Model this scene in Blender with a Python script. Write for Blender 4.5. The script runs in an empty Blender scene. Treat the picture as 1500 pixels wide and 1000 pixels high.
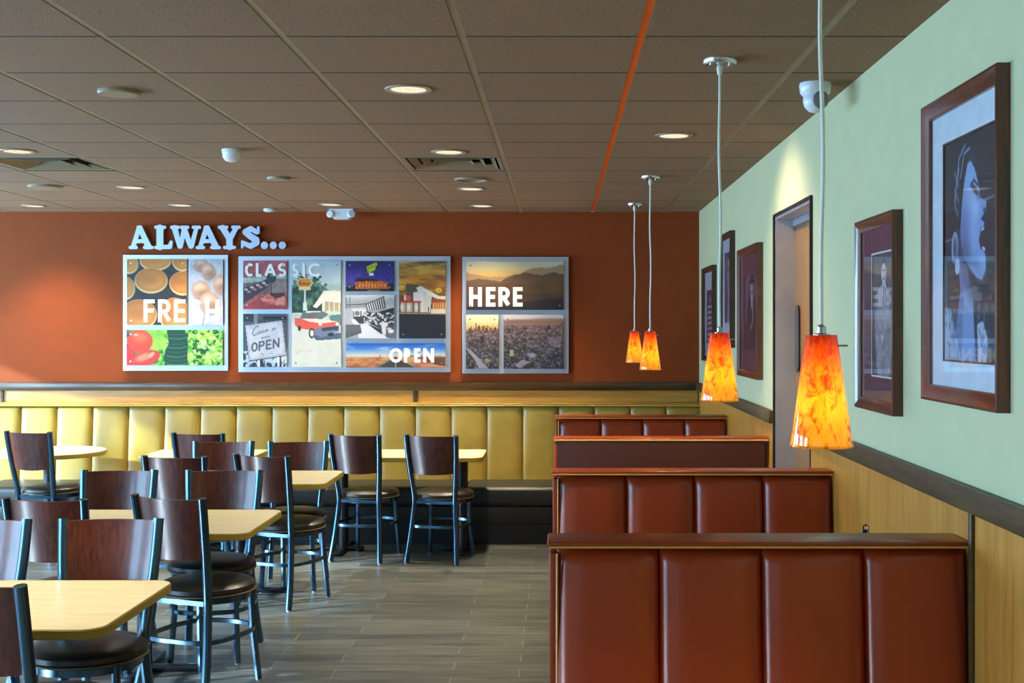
import bpy, bmesh, math, random
import numpy as np
from mathutils import Vector, Matrix

random.seed(4)
RNG = np.random.default_rng(7)
SC = bpy.context.scene
COL = SC.collection
PI = math.pi

# ------------------------------------------------------------------ survey of the room
F = 1858.0                 # focal length for a 1500 px wide frame
EYE = 1.70                 # camera height
CEIL = 2.694               # ceiling height
WALLX = 1.18               # right wall plane
WALLY = 10.74              # back wall plane
LEFTX = -6.9
REARY = -3.6
def at(px, py, d):         # a point seen at (px,py), d metres away
    return ((px - 820) * d / F, d, EYE - (py - 482) * d / F)
def on_ceiling(px, py):
    d = F * (CEIL - EYE) / (482 - py)
    return ((px - 820) * d / F, d, CEIL)

# ------------------------------------------------------------------ materials
def lin(c):
    return tuple(((x / 255) / 12.92 if x <= 10.3 else ((x / 255 + .055) / 1.055) ** 2.4) for x in c)

class NT:
    def __init__(self, name):
        self.m = bpy.data.materials.new(name); self.m.use_nodes = True
        self.t = self.m.node_tree; self.n = self.t.nodes
        self.b = self.n['Principled BSDF']; self.out = self.n['Material Output']
    def node(self, typ, **kw):
        nd = self.n.new(typ)
        for k, v in kw.items():
            if k in nd.inputs.keys(): nd.inputs[k].default_value = v
            else: setattr(nd, k, v)
        return nd
    def link(self, a, b): self.t.links.new(a, b)
    def coords(self, scale=(1, 1, 1), loc=(0, 0, 0), rot=(0, 0, 0), kind='Object'):
        tc = self.node('ShaderNodeTexCoord'); mp = self.node('ShaderNodeMapping')
        mp.inputs['Scale'].default_value = scale; mp.inputs['Location'].default_value = loc
        mp.inputs['Rotation'].default_value = rot
        self.link(tc.outputs[kind], mp.inputs['Vector']); return mp.outputs['Vector']
    def noise(self, vec, scale=5, detail=4, rough=.55, dist=0):
        nd = self.node('ShaderNodeTexNoise'); nd.inputs['Scale'].default_value = scale
        nd.inputs['Detail'].default_value = detail; nd.inputs['Roughness'].default_value = rough
        nd.inputs['Distortion'].default_value = dist
        self.link(vec, nd.inputs['Vector']); return nd.outputs['Fac']
    def ramp(self, fac, stops):
        r = self.node('ShaderNodeValToRGB'); el = r.color_ramp.elements
        while len(el) < len(stops): el.new(.5)
        for e, (p, c) in zip(el, stops): e.position = p; e.color = (*c, 1)
        self.link(fac, r.inputs['Fac']); return r.outputs['Color']
    def mix(self, a, b, fac, mode='MIX'):
        m = self.node('ShaderNodeMix', data_type='RGBA', blend_type=mode)
        for s, v in ((0, fac), (6, a), (7, b)):
            if isinstance(v, bpy.types.NodeSocket): self.link(v, m.inputs[s])
            else: m.inputs[s].default_value = v if s == 0 else (*v, 1)
        return m.outputs[2]
    def bump(self, fac, strength=.2, dist=.01):
        b = self.node('ShaderNodeBump'); b.inputs['Strength'].default_value = strength
        b.inputs['Distance'].default_value = dist
        self.link(fac, b.inputs['Height']); self.link(b.outputs['Normal'], self.b.inputs['Normal'])
    def ior(self, fr, n=1.5):            # same reflectance from either side of a thin pane
        g = self.node('ShaderNodeNewGeometry'); m = self.node('ShaderNodeMapRange')
        m.inputs['To Min'].default_value = n; m.inputs['To Max'].default_value = 1 / n
        self.link(g.outputs['Backfacing'], m.inputs['Value']); self.link(m.outputs[0], fr.inputs['IOR'])
    def setp(self, **kw):
        for k, v in kw.items():
            s = self.b.inputs[k.replace('_', ' ')]
            if isinstance(v, bpy.types.NodeSocket): self.link(v, s)
            else: s.default_value = (*v, 1) if isinstance(v, tuple) and len(v) == 3 else v
        return self

def plain(name, rgb, rough=.5, metal=0., coat=0., scale=14, amount=.10, bump=.05, coat_rough=.1, spec=.5):
    t = NT(name); c = lin(rgb); v = t.coords()
    n = t.noise(v, scale, 3)
    col = t.ramp(n, [(.25, tuple(x * (1 - amount) for x in c)), (.75, tuple(min(1, x * (1 + amount)) for x in c))])
    t.setp(Base_Color=col, Roughness=rough, Metallic=metal, Coat_Weight=coat, Coat_Roughness=coat_rough)
    t.b.inputs['Specular IOR Level'].default_value = spec
    if bump: t.bump(t.noise(v, scale * 6, 3), bump, .003)
    return t.m

def wood(name, dark, mid, light, stretch=(1, 1, 14), scale=3., rough=.35, coat=.3, dist=1.2):
    t = NT(name); oi = t.node('ShaderNodeObjectInfo')
    v = t.coords(scale=tuple(14 / s for s in stretch))
    add = t.node('ShaderNodeVectorMath', operation='ADD'); t.link(v, add.inputs[0])
    sc = t.node('ShaderNodeMath', operation='MULTIPLY'); sc.inputs[1].default_value = 40; t.link(oi.outputs['Random'], sc.inputs[0])
    t.link(sc.outputs[0], add.inputs[1])
    n1 = t.noise(add.outputs[0], scale, 6, .6, dist); n2 = t.noise(add.outputs[0], scale * 5, 3, .6)
    col = t.ramp(n1, [(.28, lin(dark)), (.5, lin(mid)), (.72, lin(light))])
    col = t.mix(col, t.ramp(n2, [(.35, (.75, .75, .75)), (.65, (1, 1, 1))]), .6, 'MULTIPLY')
    t.setp(Base_Color=col, Roughness=rough, Coat_Weight=coat, Coat_Roughness=.12); t.bump(n2, .04, .002)
    return t.m

def leather(name, rgb, rough=.38, amount=.12, bump=.12, coat=.0, sheen=0):
    t = NT(name); c = lin(rgb); v = t.coords()
    n = t.noise(v, 5, 5, .6)
    col = t.ramp(n, [(.3, tuple(x * (1 - amount) for x in c)), (.7, tuple(min(1, x * (1 + amount)) for x in c))])
    t.setp(Base_Color=col, Roughness=rough, Coat_Weight=coat, Coat_Roughness=.25)
    vor = t.node('ShaderNodeTexVoronoi'); vor.inputs['Scale'].default_value = 420; t.link(v, vor.inputs['Vector'])
    t.bump(vor.outputs['Distance'], bump, .001); return t.m

M = {}
M['chair_wood'] = wood('chair walnut veneer', (44, 15, 9), (84, 33, 18), (112, 50, 28), (1, 1, 9), 3.2, .36, .3)
M['chair_metal'] = plain('chair black enamel', (9, 20, 30), .24, .0, .5, 30, .12, .02, .2, 1.)
M['chair_metal'].node_tree.nodes['Principled BSDF'].inputs['Specular Tint'].default_value = (.28, .66, 1, 1)  # blue of the window light put into the enamel's highlight tint
M['chair_metal'].node_tree.nodes['Principled BSDF'].inputs['IOR'].default_value = 1.85
M['seat_vinyl'] = leather('seat black vinyl', (26, 27, 25), .36, .15, .10)
M['seat_piping'] = plain('seat piping', (96, 84, 52), .5)
M['glide'] = plain('plastic glide', (170, 175, 180), .5)
M['laminate'] = wood('maple laminate', (214, 202, 158), (230, 219, 178), (240, 232, 198), (14, 1, 1), 2.4, .3, .15, .4)
M['table_edge'] = plain('olive table edging', (146, 128, 48), .45, 0, .1, 20, .12)
M['table_iron'] = plain('table cast iron', (18, 22, 28), .4, 0, .25)
M['red_vinyl'] = leather('russet vinyl', (150, 56, 19), .28, .07, .06)
M['back_vinyl'] = leather('oxblood vinyl', (64, 25, 14), .42, .06, .05)
M['piping'] = plain('brass coloured piping', (206, 156, 76), .4, 0, .2)
M['tan_vinyl'] = leather('mustard vinyl', (154, 128, 52), .36, .16, .08)
M['bench_black'] = leather('bench black vinyl', (34, 36, 33), .4, .15, .08)
M['kick'] = plain('black kick base', (12, 14, 18), .5)
M['rust'] = plain('rust wall paint', (132, 57, 12), .75, 0, 0, 9, .05, .06, .1, .25)
M['mint'] = plain('mint wall paint', (192, 190, 148), .6, 0, 0, 9, .03, .06)
M['wainscot'] = wood('honey maple panel', (186, 118, 40), (204, 138, 56), (216, 154, 70), (1, 1, 16), 2.2, .35, .25, .5)
M['rail'] = wood('dark oak rail', (58, 40, 14), (80, 57, 20), (96, 70, 28), (1, 14, 1), 3, .5, .05)
M['railx'] = wood('dark oak back rail', (50, 34, 16), (70, 50, 24), (86, 62, 32), (14, 1, 1), 3, .3, .3)
M['bar'] = plain('ceiling grid bar', (150, 128, 100), .5)
M['bar_painted_glow'] = plain('ceiling bar painted with orange glow', (255, 106, 12), .4)  # orange reflected light painted into this one bar's base colour
M['brown_metal'] = plain('brown register metal', (134, 116, 88), .45)
M['dark_metal'] = plain('dark register metal', (30, 24, 18), .6)
M['steel'] = plain('brushed stainless', (186, 188, 196), .42, .75, 0, 6, .1, .02)
M['bronze'] = plain('dark bronze trim', (58, 50, 48), .35, .7)
M['door_wood'] = wood('door veneer', (128, 86, 46), (150, 104, 58), (166, 120, 70), (1, 1, 14), 2.6, .35, .3)
M['black_gloss'] = plain('black gloss', (14, 16, 22), .12, 0, .6)
M['frame_wood'] = wood('cherry frame', (58, 22, 8), (92, 38, 13), (118, 54, 20), (1, 1, 9), 3, .3, .4)
M['frame_dark'] = wood('dark walnut frame', (40, 20, 12), (64, 32, 18), (80, 44, 26), (1, 1, 9), 3, .32, .35)
M['mat_pale'] = plain('pale mat board', (196, 204, 214), .85)
M['mat_plum'] = plain('plum mat board', (98, 56, 70), .85)
M['white_bevel'] = plain('white bevel', (222, 216, 210), .8)
M['alum'] = plain('brushed aluminium board', (196, 202, 214), .36, .75, 0, 3, .05, .02)
M['letter_silver'] = plain('silver letter face', (188, 200, 226), .35, .35, 0, 6, .05, 0)
M['print_white'] = plain('printed white lettering', (228, 223, 217), .5, 0, 0, 8, .03, 0)
M['print_grey'] = plain('printed grey lettering', (60, 70, 82), .5, 0, 0, 8, .03, 0)
M['pin'] = plain('steel pin', (190, 190, 196), .25, 1.)
M['white_plastic'] = plain('white plastic', (226, 226, 230), .35, 0, .2)
M['lens_grey'] = plain('grey lens', (120, 116, 122), .15, 0, .6)
M['nickel'] = plain('satin nickel', (200, 194, 190), .25, 1.)
M['cord'] = plain('clear silvery cord', (238, 234, 220), .35, .0)
M['cover'] = plain('beige cover plate', (150, 132, 108), .5)
M['trim_ring'] = plain('downlight trim', (196, 186, 172), .3, .6)

def emit(name, rgb, strength):
    t = NT(name); e = t.node('ShaderNodeEmission'); v = t.coords(); n = t.noise(v, 60, 2)
    c = lin(rgb); col = t.ramp(n, [(.3, tuple(x * .75 for x in c)), (.6, c)])
    t.link(col, e.inputs['Color']); e.inputs['Strength'].default_value = strength
    t.link(e.outputs[0], t.out.inputs['Surface']); return t.m
M['lamp_lens'] = emit('lit downlight lens', (255, 240, 208), 1.15)
M['bulb'] = emit('lit bulb', (255, 214, 130), 12)

def glass(name, tint=(1, 1, 1), refl=.9):
    t = NT(name); tr = t.node('ShaderNodeBsdfTransparent'); gl = t.node('ShaderNodeBsdfGlossy'); fr = t.node('ShaderNodeFresnel')
    tr.inputs['Color'].default_value = (*tint, 1); gl.inputs['Roughness'].default_value = .02; t.ior(fr, 1.24)
    mx = t.node('ShaderNodeMixShader'); t.link(fr.outputs[0], mx.inputs[0]); t.link(tr.outputs[0], mx.inputs[1]); t.link(gl.outputs[0], mx.inputs[2])
    t.link(mx.outputs[0], t.out.inputs['Surface']); return t.m
M['glass'] = glass('picture glass')
M['pane'] = glass('window glass', (.95, .98, 1))

def floor_mat():
    t = NT('grey wood-look floor tile'); v = t.coords(loc=(.2, .05, 0))
    br = t.node('ShaderNodeTexBrick', offset=.36, offset_frequency=2)
    br.inputs['Scale'].default_value = 1; br.inputs['Brick Width'].default_value = .92; br.inputs['Row Height'].default_value = .152
    br.inputs['Mortar Size'].default_value = .0028; br.inputs['Mortar Smooth'].default_value = .2; br.inputs['Bias'].default_value = 0
    br.inputs['Color1'].default_value = (*lin((90, 93, 87)), 1); br.inputs['Color2'].default_value = (*lin((66, 70, 67)), 1)
    br.inputs['Mortar'].default_value = (*lin((130, 129, 120)), 1)
    t.link(v, br.inputs['Vector'])
    v2 = t.coords(scale=(1.2, 16, 1)); n = t.noise(v2, 2.2, 7, .65, .5); v3 = t.coords(scale=(.8, 5, 1)); n3 = t.noise(v3, 2.5, 3)
    c = t.mix(br.outputs['Color'], t.ramp(n, [(.34, (.42, .42, .42)), (.5, (.95, .95, .93)), (.66, (1.4, 1.38, 1.34))]), .9, 'MULTIPLY')
    c = t.mix(c, t.ramp(n3, [(.3, (.78, .78, .78)), (.7, (1.1, 1.1, 1.1))]), .6, 'MULTIPLY')
    t.setp(Base_Color=c, Roughness=.34); t.bump(n, .12, .002); return t.m
M['floor'] = floor_mat()

BARX0 = .277; TILE = .6096; ROW0 = 4.31
def ceiling_mat():
    t = NT('brown acoustic ceiling tile')
    v = t.coords(loc=(-BARX0 + 20 * TILE, -ROW0 + 20 * TILE, 0))
    br = t.node('ShaderNodeTexBrick', offset=0, offset_frequency=1)
    br.inputs['Scale'].default_value = 1; br.inputs['Brick Width'].default_value = TILE; br.inputs['Row Height'].default_value = TILE
    br.inputs['Mortar Size'].default_value = .009; br.inputs['Mortar Smooth'].default_value = .15
    br.inputs['Color1'].default_value = (*lin((148, 113, 78)), 1); br.inputs['Color2'].default_value = (*lin((141, 107, 74)), 1)
    br.inputs['Mortar'].default_value = (*lin((40, 28, 20)), 1); t.link(v, br.inputs['Vector'])
    w = t.coords(); n = t.noise(w, 130, 2, .7)
    c = t.mix(br.outputs['Color'], t.ramp(n, [(.38, (.55, .54, .52)), (.5, (1, 1, 1)), (.68, (1.2, 1.2, 1.2))]), .75, 'MULTIPLY')
    t.setp(Base_Color=c, Roughness=.9); t.bump(n, .3, .003); return t.m
M['ceiling'] = ceiling_mat()

def shade_mat():
    t = NT('mottled amber glass'); v = t.coords(scale=(1, 1, .55), rot=(.0, .75, .4))
    tc = t.node('ShaderNodeTexCoord'); sep = t.node('ShaderNodeSeparateXYZ'); t.link(tc.outputs['Object'], sep.inputs[0])
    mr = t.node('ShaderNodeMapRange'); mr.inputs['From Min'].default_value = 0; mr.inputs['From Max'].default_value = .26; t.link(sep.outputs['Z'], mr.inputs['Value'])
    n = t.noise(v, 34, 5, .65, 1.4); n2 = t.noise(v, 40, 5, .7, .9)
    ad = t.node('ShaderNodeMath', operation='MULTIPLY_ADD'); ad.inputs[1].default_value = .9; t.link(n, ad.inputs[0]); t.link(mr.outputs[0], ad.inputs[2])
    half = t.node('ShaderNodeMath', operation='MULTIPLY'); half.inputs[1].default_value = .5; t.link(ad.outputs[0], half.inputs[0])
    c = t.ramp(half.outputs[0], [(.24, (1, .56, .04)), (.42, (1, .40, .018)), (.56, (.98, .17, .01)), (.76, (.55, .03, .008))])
    c = t.mix(c, t.ramp(n2, [(.36, (.42, .05, .03)), (.5, (1, 1, 1))]), .9, 'MULTIPLY')
    tl = t.node('ShaderNodeBsdfTranslucent'); df = t.node('ShaderNodeBsdfDiffuse'); gl = t.node('ShaderNodeBsdfGlossy'); gl.inputs['Roughness'].default_value = .08
    t.link(c, tl.inputs['Color']); t.link(c, df.inputs['Color'])
    m1 = t.node('ShaderNodeMixShader'); m1.inputs[0].default_value = .18; t.link(tl.outputs[0], m1.inputs[1]); t.link(df.outputs[0], m1.inputs[2])
    fr = t.node('ShaderNodeFresnel'); t.ior(fr)
    m2 = t.node('ShaderNodeMixShader'); t.link(fr.outputs[0], m2.inputs[0]); t.link(m1.outputs[0], m2.inputs[1]); t.link(gl.outputs[0], m2.inputs[2])
    t.link(m2.outputs[0], t.out.inputs['Surface']); return t.m
M['shade'] = shade_mat()

def print_mat(name, rough=.4):
    t = NT(name); a = t.node('ShaderNodeVertexColor'); a.layer_name = 'Col'
    t.setp(Base_Color=a.outputs['Color'], Roughness=rough); return t.m
M['print'] = print_mat('printed photograph'); M['paper'] = print_mat('photographic print', .6)

# ------------------------------------------------------------------ mesh building
class MB:
    def __init__(self): self.v = []; self.f = []
    def add(self, verts, faces):
        o = len(self.v); self.v += [tuple(p) for p in verts]; self.f += [tuple(i + o for i in f) for f in faces]; return self
    def addbm(self, bm, mtx=None):
        bm.verts.index_update(); o = len(self.v)
        self.v += [tuple((mtx @ v.co) if mtx else v.co) for v in bm.verts]
        self.f += [tuple(v.index + o for v in f.verts) for f in bm.faces]; bm.free(); return self
    def box(self, lo, hi, bev=0., seg=2, mtx=None):
        bm = bmesh.new(); bmesh.ops.create_cube(bm, size=1)
        for v in bm.verts: v.co = Vector(((lo[i] + hi[i]) / 2 + v.co[i] * (hi[i] - lo[i])) for i in range(3))
        if bev: bmesh.ops.bevel(bm, geom=list(bm.edges), offset=bev, segments=seg, profile=.5, affect='EDGES')
        return self.addbm(bm, mtx)
    def sweep(self, pts, sec, closed=False, ref=(1, 0, 0), caps=True):
        pts = [Vector(p) for p in pts]; n = len(pts); k = len(sec); V = []
        for i, p in enumerate(pts):
            a = pts[(i - 1) % n] if closed or i > 0 else p; b = pts[(i + 1) % n] if closed or i < n - 1 else p
            t = (b - a).normalized(); r = Vector(ref(i) if callable(ref) else ref)
            n1 = (r - t * r.dot(t)).normalized(); n2 = t.cross(n1)
            V += [p + n1 * u + n2 * w for u, w in sec]
        Fc = []
        for i in range(n if closed else n - 1):
            j = (i + 1) % n
            for q in range(k): Fc.append((i * k + q, i * k + (q + 1) % k, j * k + (q + 1) % k, j * k + q))
        if not closed and caps: Fc += [tuple(range(k - 1, -1, -1)), tuple((n - 1) * k + q for q in range(k))]
        return self.add(V, Fc)
    def tube(self, pts, r, seg=10, closed=False, ref=(.31, .2, .93)):
        return self.sweep(pts, [(r * math.cos(2 * PI * q / seg), r * math.sin(2 * PI * q / seg)) for q in range(seg)], closed, ref)
    def lathe(self, prof, seg=32, c=(0, 0, 0), caps=True):
        V = []; Fc = []; n = len(prof)
        for (r, z) in prof:
            for s in range(seg):
                a = 2 * PI * s / seg; V.append((c[0] + r * math.cos(a), c[1] + r * math.sin(a), c[2] + z))
        for i in range(n - 1):
            for s in range(seg):
                s2 = (s + 1) % seg; Fc.append((i * seg + s, i * seg + s2, (i + 1) * seg + s2, (i + 1) * seg + s))
        if caps: Fc += [tuple(range(seg - 1, -1, -1)), tuple((n - 1) * seg + s for s in range(seg))]
        return self.add(V, Fc)
    def prism(self, poly, fn, h0, h1):        # poly in 2D; fn(u,v,h) -> 3D point
        n = len(poly); V = [fn(u, v, h0) for u, v in poly] + [fn(u, v, h1) for u, v in poly]
        Fc = [tuple(range(n)), tuple(range(2 * n - 1, n - 1, -1))] + [(i, i + n, (i + 1) % n + n, (i + 1) % n) for i in range(n)]
        return self.add(V, Fc)
    def build(self, name, mat, parent=None, loc=None, sharp=40, normals=True):
        me = bpy.data.meshes.new(name); me.from_pydata(self.v, [], self.f)
        bm = bmesh.new(); bm.from_mesh(me)
        if normals: bmesh.ops.recalc_face_normals(bm, faces=list(bm.faces))
        th = math.radians(sharp)
        for f in bm.faces: f.smooth = True
        for e in bm.edges: e.smooth = e.calc_face_angle(0) < th
        bm.to_mesh(me); bm.free(); me.materials.append(mat if not isinstance(mat, str) else M[mat])
        o = bpy.data.objects.new(name, me); COL.objects.link(o)
        if parent: o.parent = parent
        if loc: o.location = loc
        return o

def tag(o, label=None, cat=None, group=None, kind=None):
    for k, v in (('label', label), ('category', cat), ('group', group), ('kind', kind)):
        if v: o[k] = v
    return o
def thing(name, label, cat, loc=(0, 0, 0), rz=0, group=None):
    o = bpy.data.objects.new(name, None); COL.objects.link(o); o.empty_display_size = .1
    o.location = loc; o.rotation_euler = (0, 0, rz); return tag(o, label, cat, group)
def dup(root, loc, rz, label, group=None):
    r = root.copy(); COL.objects.link(r); r.location = loc; r.rotation_euler = (0, 0, rz); r['label'] = label
    if group: r['group'] = group
    for ch in list(root.children):
        c = ch.copy(); COL.objects.link(c); c.parent = r
        for g in list(ch.children):
            d = g.copy(); COL.objects.link(d); d.parent = c
    return r
def struct(name, mb, mat, parent=None):
    o = mb.build(name, mat, parent)
    if not parent: o['kind'] = 'structure'
    return o
def light(name, typ, loc, energy, color, parent=None, rot=(0, 0, 0), **kw):
    L = bpy.data.lights.new(name, typ); L.energy = energy; L.color = color
    for k, v in kw.items(): setattr(L, k, v)
    o = bpy.data.objects.new(name, L); COL.objects.link(o); o.location = loc; o.rotation_euler = rot
    if parent: o.parent = parent
    return o

# ------------------------------------------------------------------ the setting
T = .16
struct('floor', MB().box((LEFTX - .2, REARY - .2, -.1), (WALLX + .6, WALLY + .2, 0)), 'floor')
w = MB()
REG_Y0 = ROW0 + TILE * 5; REGS = (-2, -6); GAP = .014
edges = [LEFTX - .2] + [BARX0 + TILE * i for i in range(-11, 2)] + [WALLX + .6]
for i, (a, b) in enumerate(zip(edges, edges[1:])):
    a2, b2 = a + GAP, b - GAP
    hole = any(abs(a - (BARX0 + TILE * k)) < .01 for k in REGS)
    if hole: w.box((a2, REARY - .2, CEIL), (b2, REG_Y0, CEIL + .12)).box((a2, REG_Y0 + TILE, CEIL), (b2, WALLY + .2, CEIL + .12))
    else: w.box((a2, REARY - .2, CEIL), (b2, WALLY + .2, CEIL + .12))
w.box((LEFTX - .2, REARY - .2, CEIL + .121), (WALLX + .6, WALLY + .2, CEIL + .135))
struct('ceiling', w, 'ceiling')
struct('wall_back', MB().box((LEFTX - .2, WALLY, 0), (WALLX + .6, WALLY + T, CEIL)), 'rust')
DY0, DY1, DZ = 5.93, 6.94, 2.31
w = MB(); w.box((WALLX, REARY, 0), (WALLX + T, DY0, CEIL)).box((WALLX, DY1, 0), (WALLX + T, WALLY, CEIL)).box((WALLX, DY0, DZ), (WALLX + T, DY1, CEIL))
struct('wall_right', w, 'mint')
# left wall with four tall daylight windows, rear wall with three
def holed_wall(name, axis, c0, c1, a0, a1, holes, mat):
    mb = MB()
    def put(s0, s1, z0, z1):
        if s1 - s0 < 1e-4 or z1 - z0 < 1e-4: return
        if axis == 'x': mb.box((c0, s0, z0), (c1, s1, z1))
        else: mb.box((s0, c0, z0), (s1, c1, z1))
    cur = a0
    for (s0, s1, z0, z1) in holes:
        put(cur, s0, 0, CEIL); put(s0, s1, 0, z0); put(s0, s1, z1, CEIL); cur = s1
    put(cur, a1, 0, CEIL)
    return struct(name, mb, mat)
LW = [(-.6, 1.2, .75, 2.35), (2.2, 4.2, .75, 2.35), (5.2, 7.2, .75, 2.35), (8.2, 10.2, .75, 2.35)]
RW = [(-5.6, -3.8, .75, 2.35), (-2.9, -1.1, .75, 2.35)]
holed_wall('wall_left', 'x', LEFTX - T, LEFTX, REARY, WALLY, LW, 'mint')
holed_wall('wall_rear', 'y', REARY - T, REARY, LEFTX - .2, WALLX + .6, RW, 'mint')
wi = 0
for axis, hs in (('x', LW), ('y', RW)):
    for (s0, s1, z0, z1) in hs:
        wi += 1; mb = MB(); pn = MB(); q = .05
        for (a, b, c, d) in ((s0, s0 + q, z0, z1), (s1 - q, s1, z0, z1), (s0 + q, s1 - q, z0, z0 + q), (s0 + q, s1 - q, z1 - q, z1), ((s0 + s1) / 2 - q / 2, (s0 + s1) / 2 + q / 2, z0 + q, z1 - q)):
            if axis == 'x': mb.box((LEFTX - .11, a, c), (LEFTX - .05, b, d))
            else: mb.box((a, REARY - .11, c), (b, REARY - .05, d))
        if axis == 'x': pn.box((LEFTX - .084, s0 + q, z0 + q), (LEFTX - .078, s1 - q, z1 - q))
        else: pn.box((s0 + q, REARY - .084, z0 + q), (s1 - q, REARY - .078, z1 - q))
        wo = struct('window_%d' % wi, mb, 'bronze'); pn.build('pane', 'pane', wo)

# wainscot panels, chair rail and battens
PZ, R0, R1 = .012, 1.182, 1.252
w = MB().box((WALLX - PZ, REARY, 0), (WALLX, DY0 - .03, R0)).box((WALLX - PZ, DY1 + .03, 0), (WALLX, WALLY - PZ, R0))
struct('trim_1', w, 'wainscot')
w = MB(); w.box((WALLX - .034, REARY, R0), (WALLX, DY0 - .03, R1), .006).box((WALLX - .034, DY1 + .03, R0), (WALLX, WALLY - .034, R1), .006)
struct('trim_2', w, 'rail')
w = MB()
for y in (1.28, 3.582, 10.66): w.box((WALLX - .024, y - .014, .1), (WALLX - PZ, y + .014, R0), .003)
struct('trim_3', w, 'rail')
struct('trim_4', MB().box((LEFTX, WALLY - PZ, 0), (WALLX, WALLY, R0)), wood('honey maple back panel', (172, 116, 40), (192, 138, 58), (206, 156, 76), (16, 1, 1), 2.2, .35, .25, .5))
struct('trim_5', MB().box((LEFTX, WALLY - .034, R0), (WALLX - .0345, WALLY, R1), .006), 'railx')
w = MB()
for x in (-4.72, -1.222): w.box((x - .02, WALLY - .024, .1), (x + .02, WALLY - PZ, R0), .003)
struct('trim_6', w, 'railx')
# ceiling grid bars
k = 0
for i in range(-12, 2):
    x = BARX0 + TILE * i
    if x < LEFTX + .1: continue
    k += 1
    struct('trim_%d' % (6 + k), MB().box((x - GAP + .0005, REARY, CEIL + .002), (x + GAP - .0005, WALLY, CEIL + .03)), 'bar_painted_glow' if i == 0 else 'bar')

# service door recess in the right wall
w = MB(); q = .016
for (y0, y1, z0, z1) in ((DY0 - q, DY0, 0, DZ + q), (DY1, DY1 + q * .6, 0, DZ + q), (DY0, DY1, DZ, DZ + q)):
    w.box((WALLX - .014, y0, z0), (WALLX + .0, y1, z1), .003)
dr = struct('door_1', w, 'bronze')
w = MB().box((WALLX, DY1 - .012, 0), (WALLX + .16, DY1, DZ)).box((WALLX, DY0, 0), (WALLX + .16, DY0 + .012, DZ)).box((WALLX, DY0 + .012, DZ - .012), (WALLX + .16, DY1 - .012, DZ))
w.build('door_jamb', 'steel', dr)
w = MB().box((WALLX + .105, DY0 + .014, .01), (WALLX + .15, DY1 - .014, DZ - .05), .003); leaf = w.build('door_leaf', 'door_wood', dr)
w = MB().box((WALLX + .09, DY0 + .05, DZ - .05), (WALLX + .15, DY1 - .02, DZ - .013), .004); w.build('door_closer', 'steel', dr)
def rounded(a0, a1, b0, b1, r, n=6):
    P = []
    for cx, cy, s in ((a1 - r, b1 - r, 0), (a0 + r, b1 - r, 1), (a0 + r, b0 + r, 2), (a1 - r, b0 + r, 3)):
        for j in range(n + 1):
            a = (s + j / n) * PI / 2; P.append((cx + r * math.cos(a), cy + r * math.sin(a)))
    return P
w = MB().prism(rounded(DY1 - .17, DY1 - .07, 1.47, 1.83, .049), lambda u, v, h: (WALLX + .105 - h, u, v), 0, .012); w.build('vision_panel', 'black_gloss', leaf)

# ------------------------------------------------------------------ ceiling fittings
def ring_lathe(mb, r0, r1, z0, z1, seg=36):
    return mb.lathe([(r0, z0), (r1, z0), (r1 + .002, (z0 + z1) / 2), (r1, z1), (r0, z1), (r0, z0)], seg, caps=False)
def downlight_proto():
    t = thing('recessed_downlight', 'x', 'ceiling light', group='recessed ceiling downlights')
    ring_lathe(MB(), .076, .096, -.006, 0).build('trim_ring', 'trim_ring', t)
    MB().lathe([(.0735, -.003), (.055, -.006), (.02, -.0075), (.001, -.008)], 32, caps=False).build('lens', 'lamp_lens', t)
    return t
DL = [((598, 130), 'largest recessed downlight, lit, nearest on the ceiling left of the bar painted with orange glow', 1.0),
      ((657, 222), 'lit recessed downlight just before the square air register by the centre', .9),
      ((690, 276), 'lit recessed downlight just beyond the square air register and the blank ring', .9),
      ((706, 301), 'small lit downlight close to the rust wall above the mountain panel', 1.0),
      ((987, 198), 'lit downlight between the ceiling bar painted with orange glow and the mint wall', .6),
      ((25, 221), 'lit downlight at far left beside the second air register', .9),
      ((192, 274), 'lit downlight on the left beyond the second air register', .9),
      ((265, 300), 'lit downlight near the rust wall above the food panel', 1.0),
      ((49, 301), 'lit downlight near the rust wall left of the wall lettering', 1.0),
      ((484, 299), 'lit downlight beside the white emergency unit at the rust wall', 1.0)]
p0 = downlight_proto()
SPOT = 150
for i, ((px, py), lb, e) in enumerate(DL):
    P = on_ceiling(px, py); o = p0 if i == 0 else dup(p0, P, 0, lb); o.location = P; o['label'] = lb
    near_wall = P[1] > 9.8
    rot = (0, math.radians(-38), 0) if px == 987 else (0, 0, 0)
    light('downlight_beam', 'SPOT', (0, 0, -.016), SPOT * e * (.55 if near_wall else 1), (1, .83, .6), o, rot, spot_size=math.radians(112 if near_wall or px == 987 else 96), spot_blend=1.0 if px == 987 else .7, shadow_soft_size=.05)
# added unseen downlights that brighten the near half of the room
for (x, y, lb) in ((-2.55, 4.3, 'added unseen downlight above the front dining tables'), (-2.2, 2.0, 'added unseen downlight nearest the closest dining chair'), (-4.6, 4.6, 'added unseen downlight over the window side tables'), (.2, 1.6, 'added unseen downlight before the front booth')):
    o = dup(p0, (x, y, CEIL), 0, lb); light('downlight_beam', 'SPOT', (0, 0, -.016), SPOT * (2.6 if y < 1.8 else 1.4), (1, .83, .6), o, spot_size=math.radians(100), spot_blend=.7, shadow_soft_size=.05)

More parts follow.
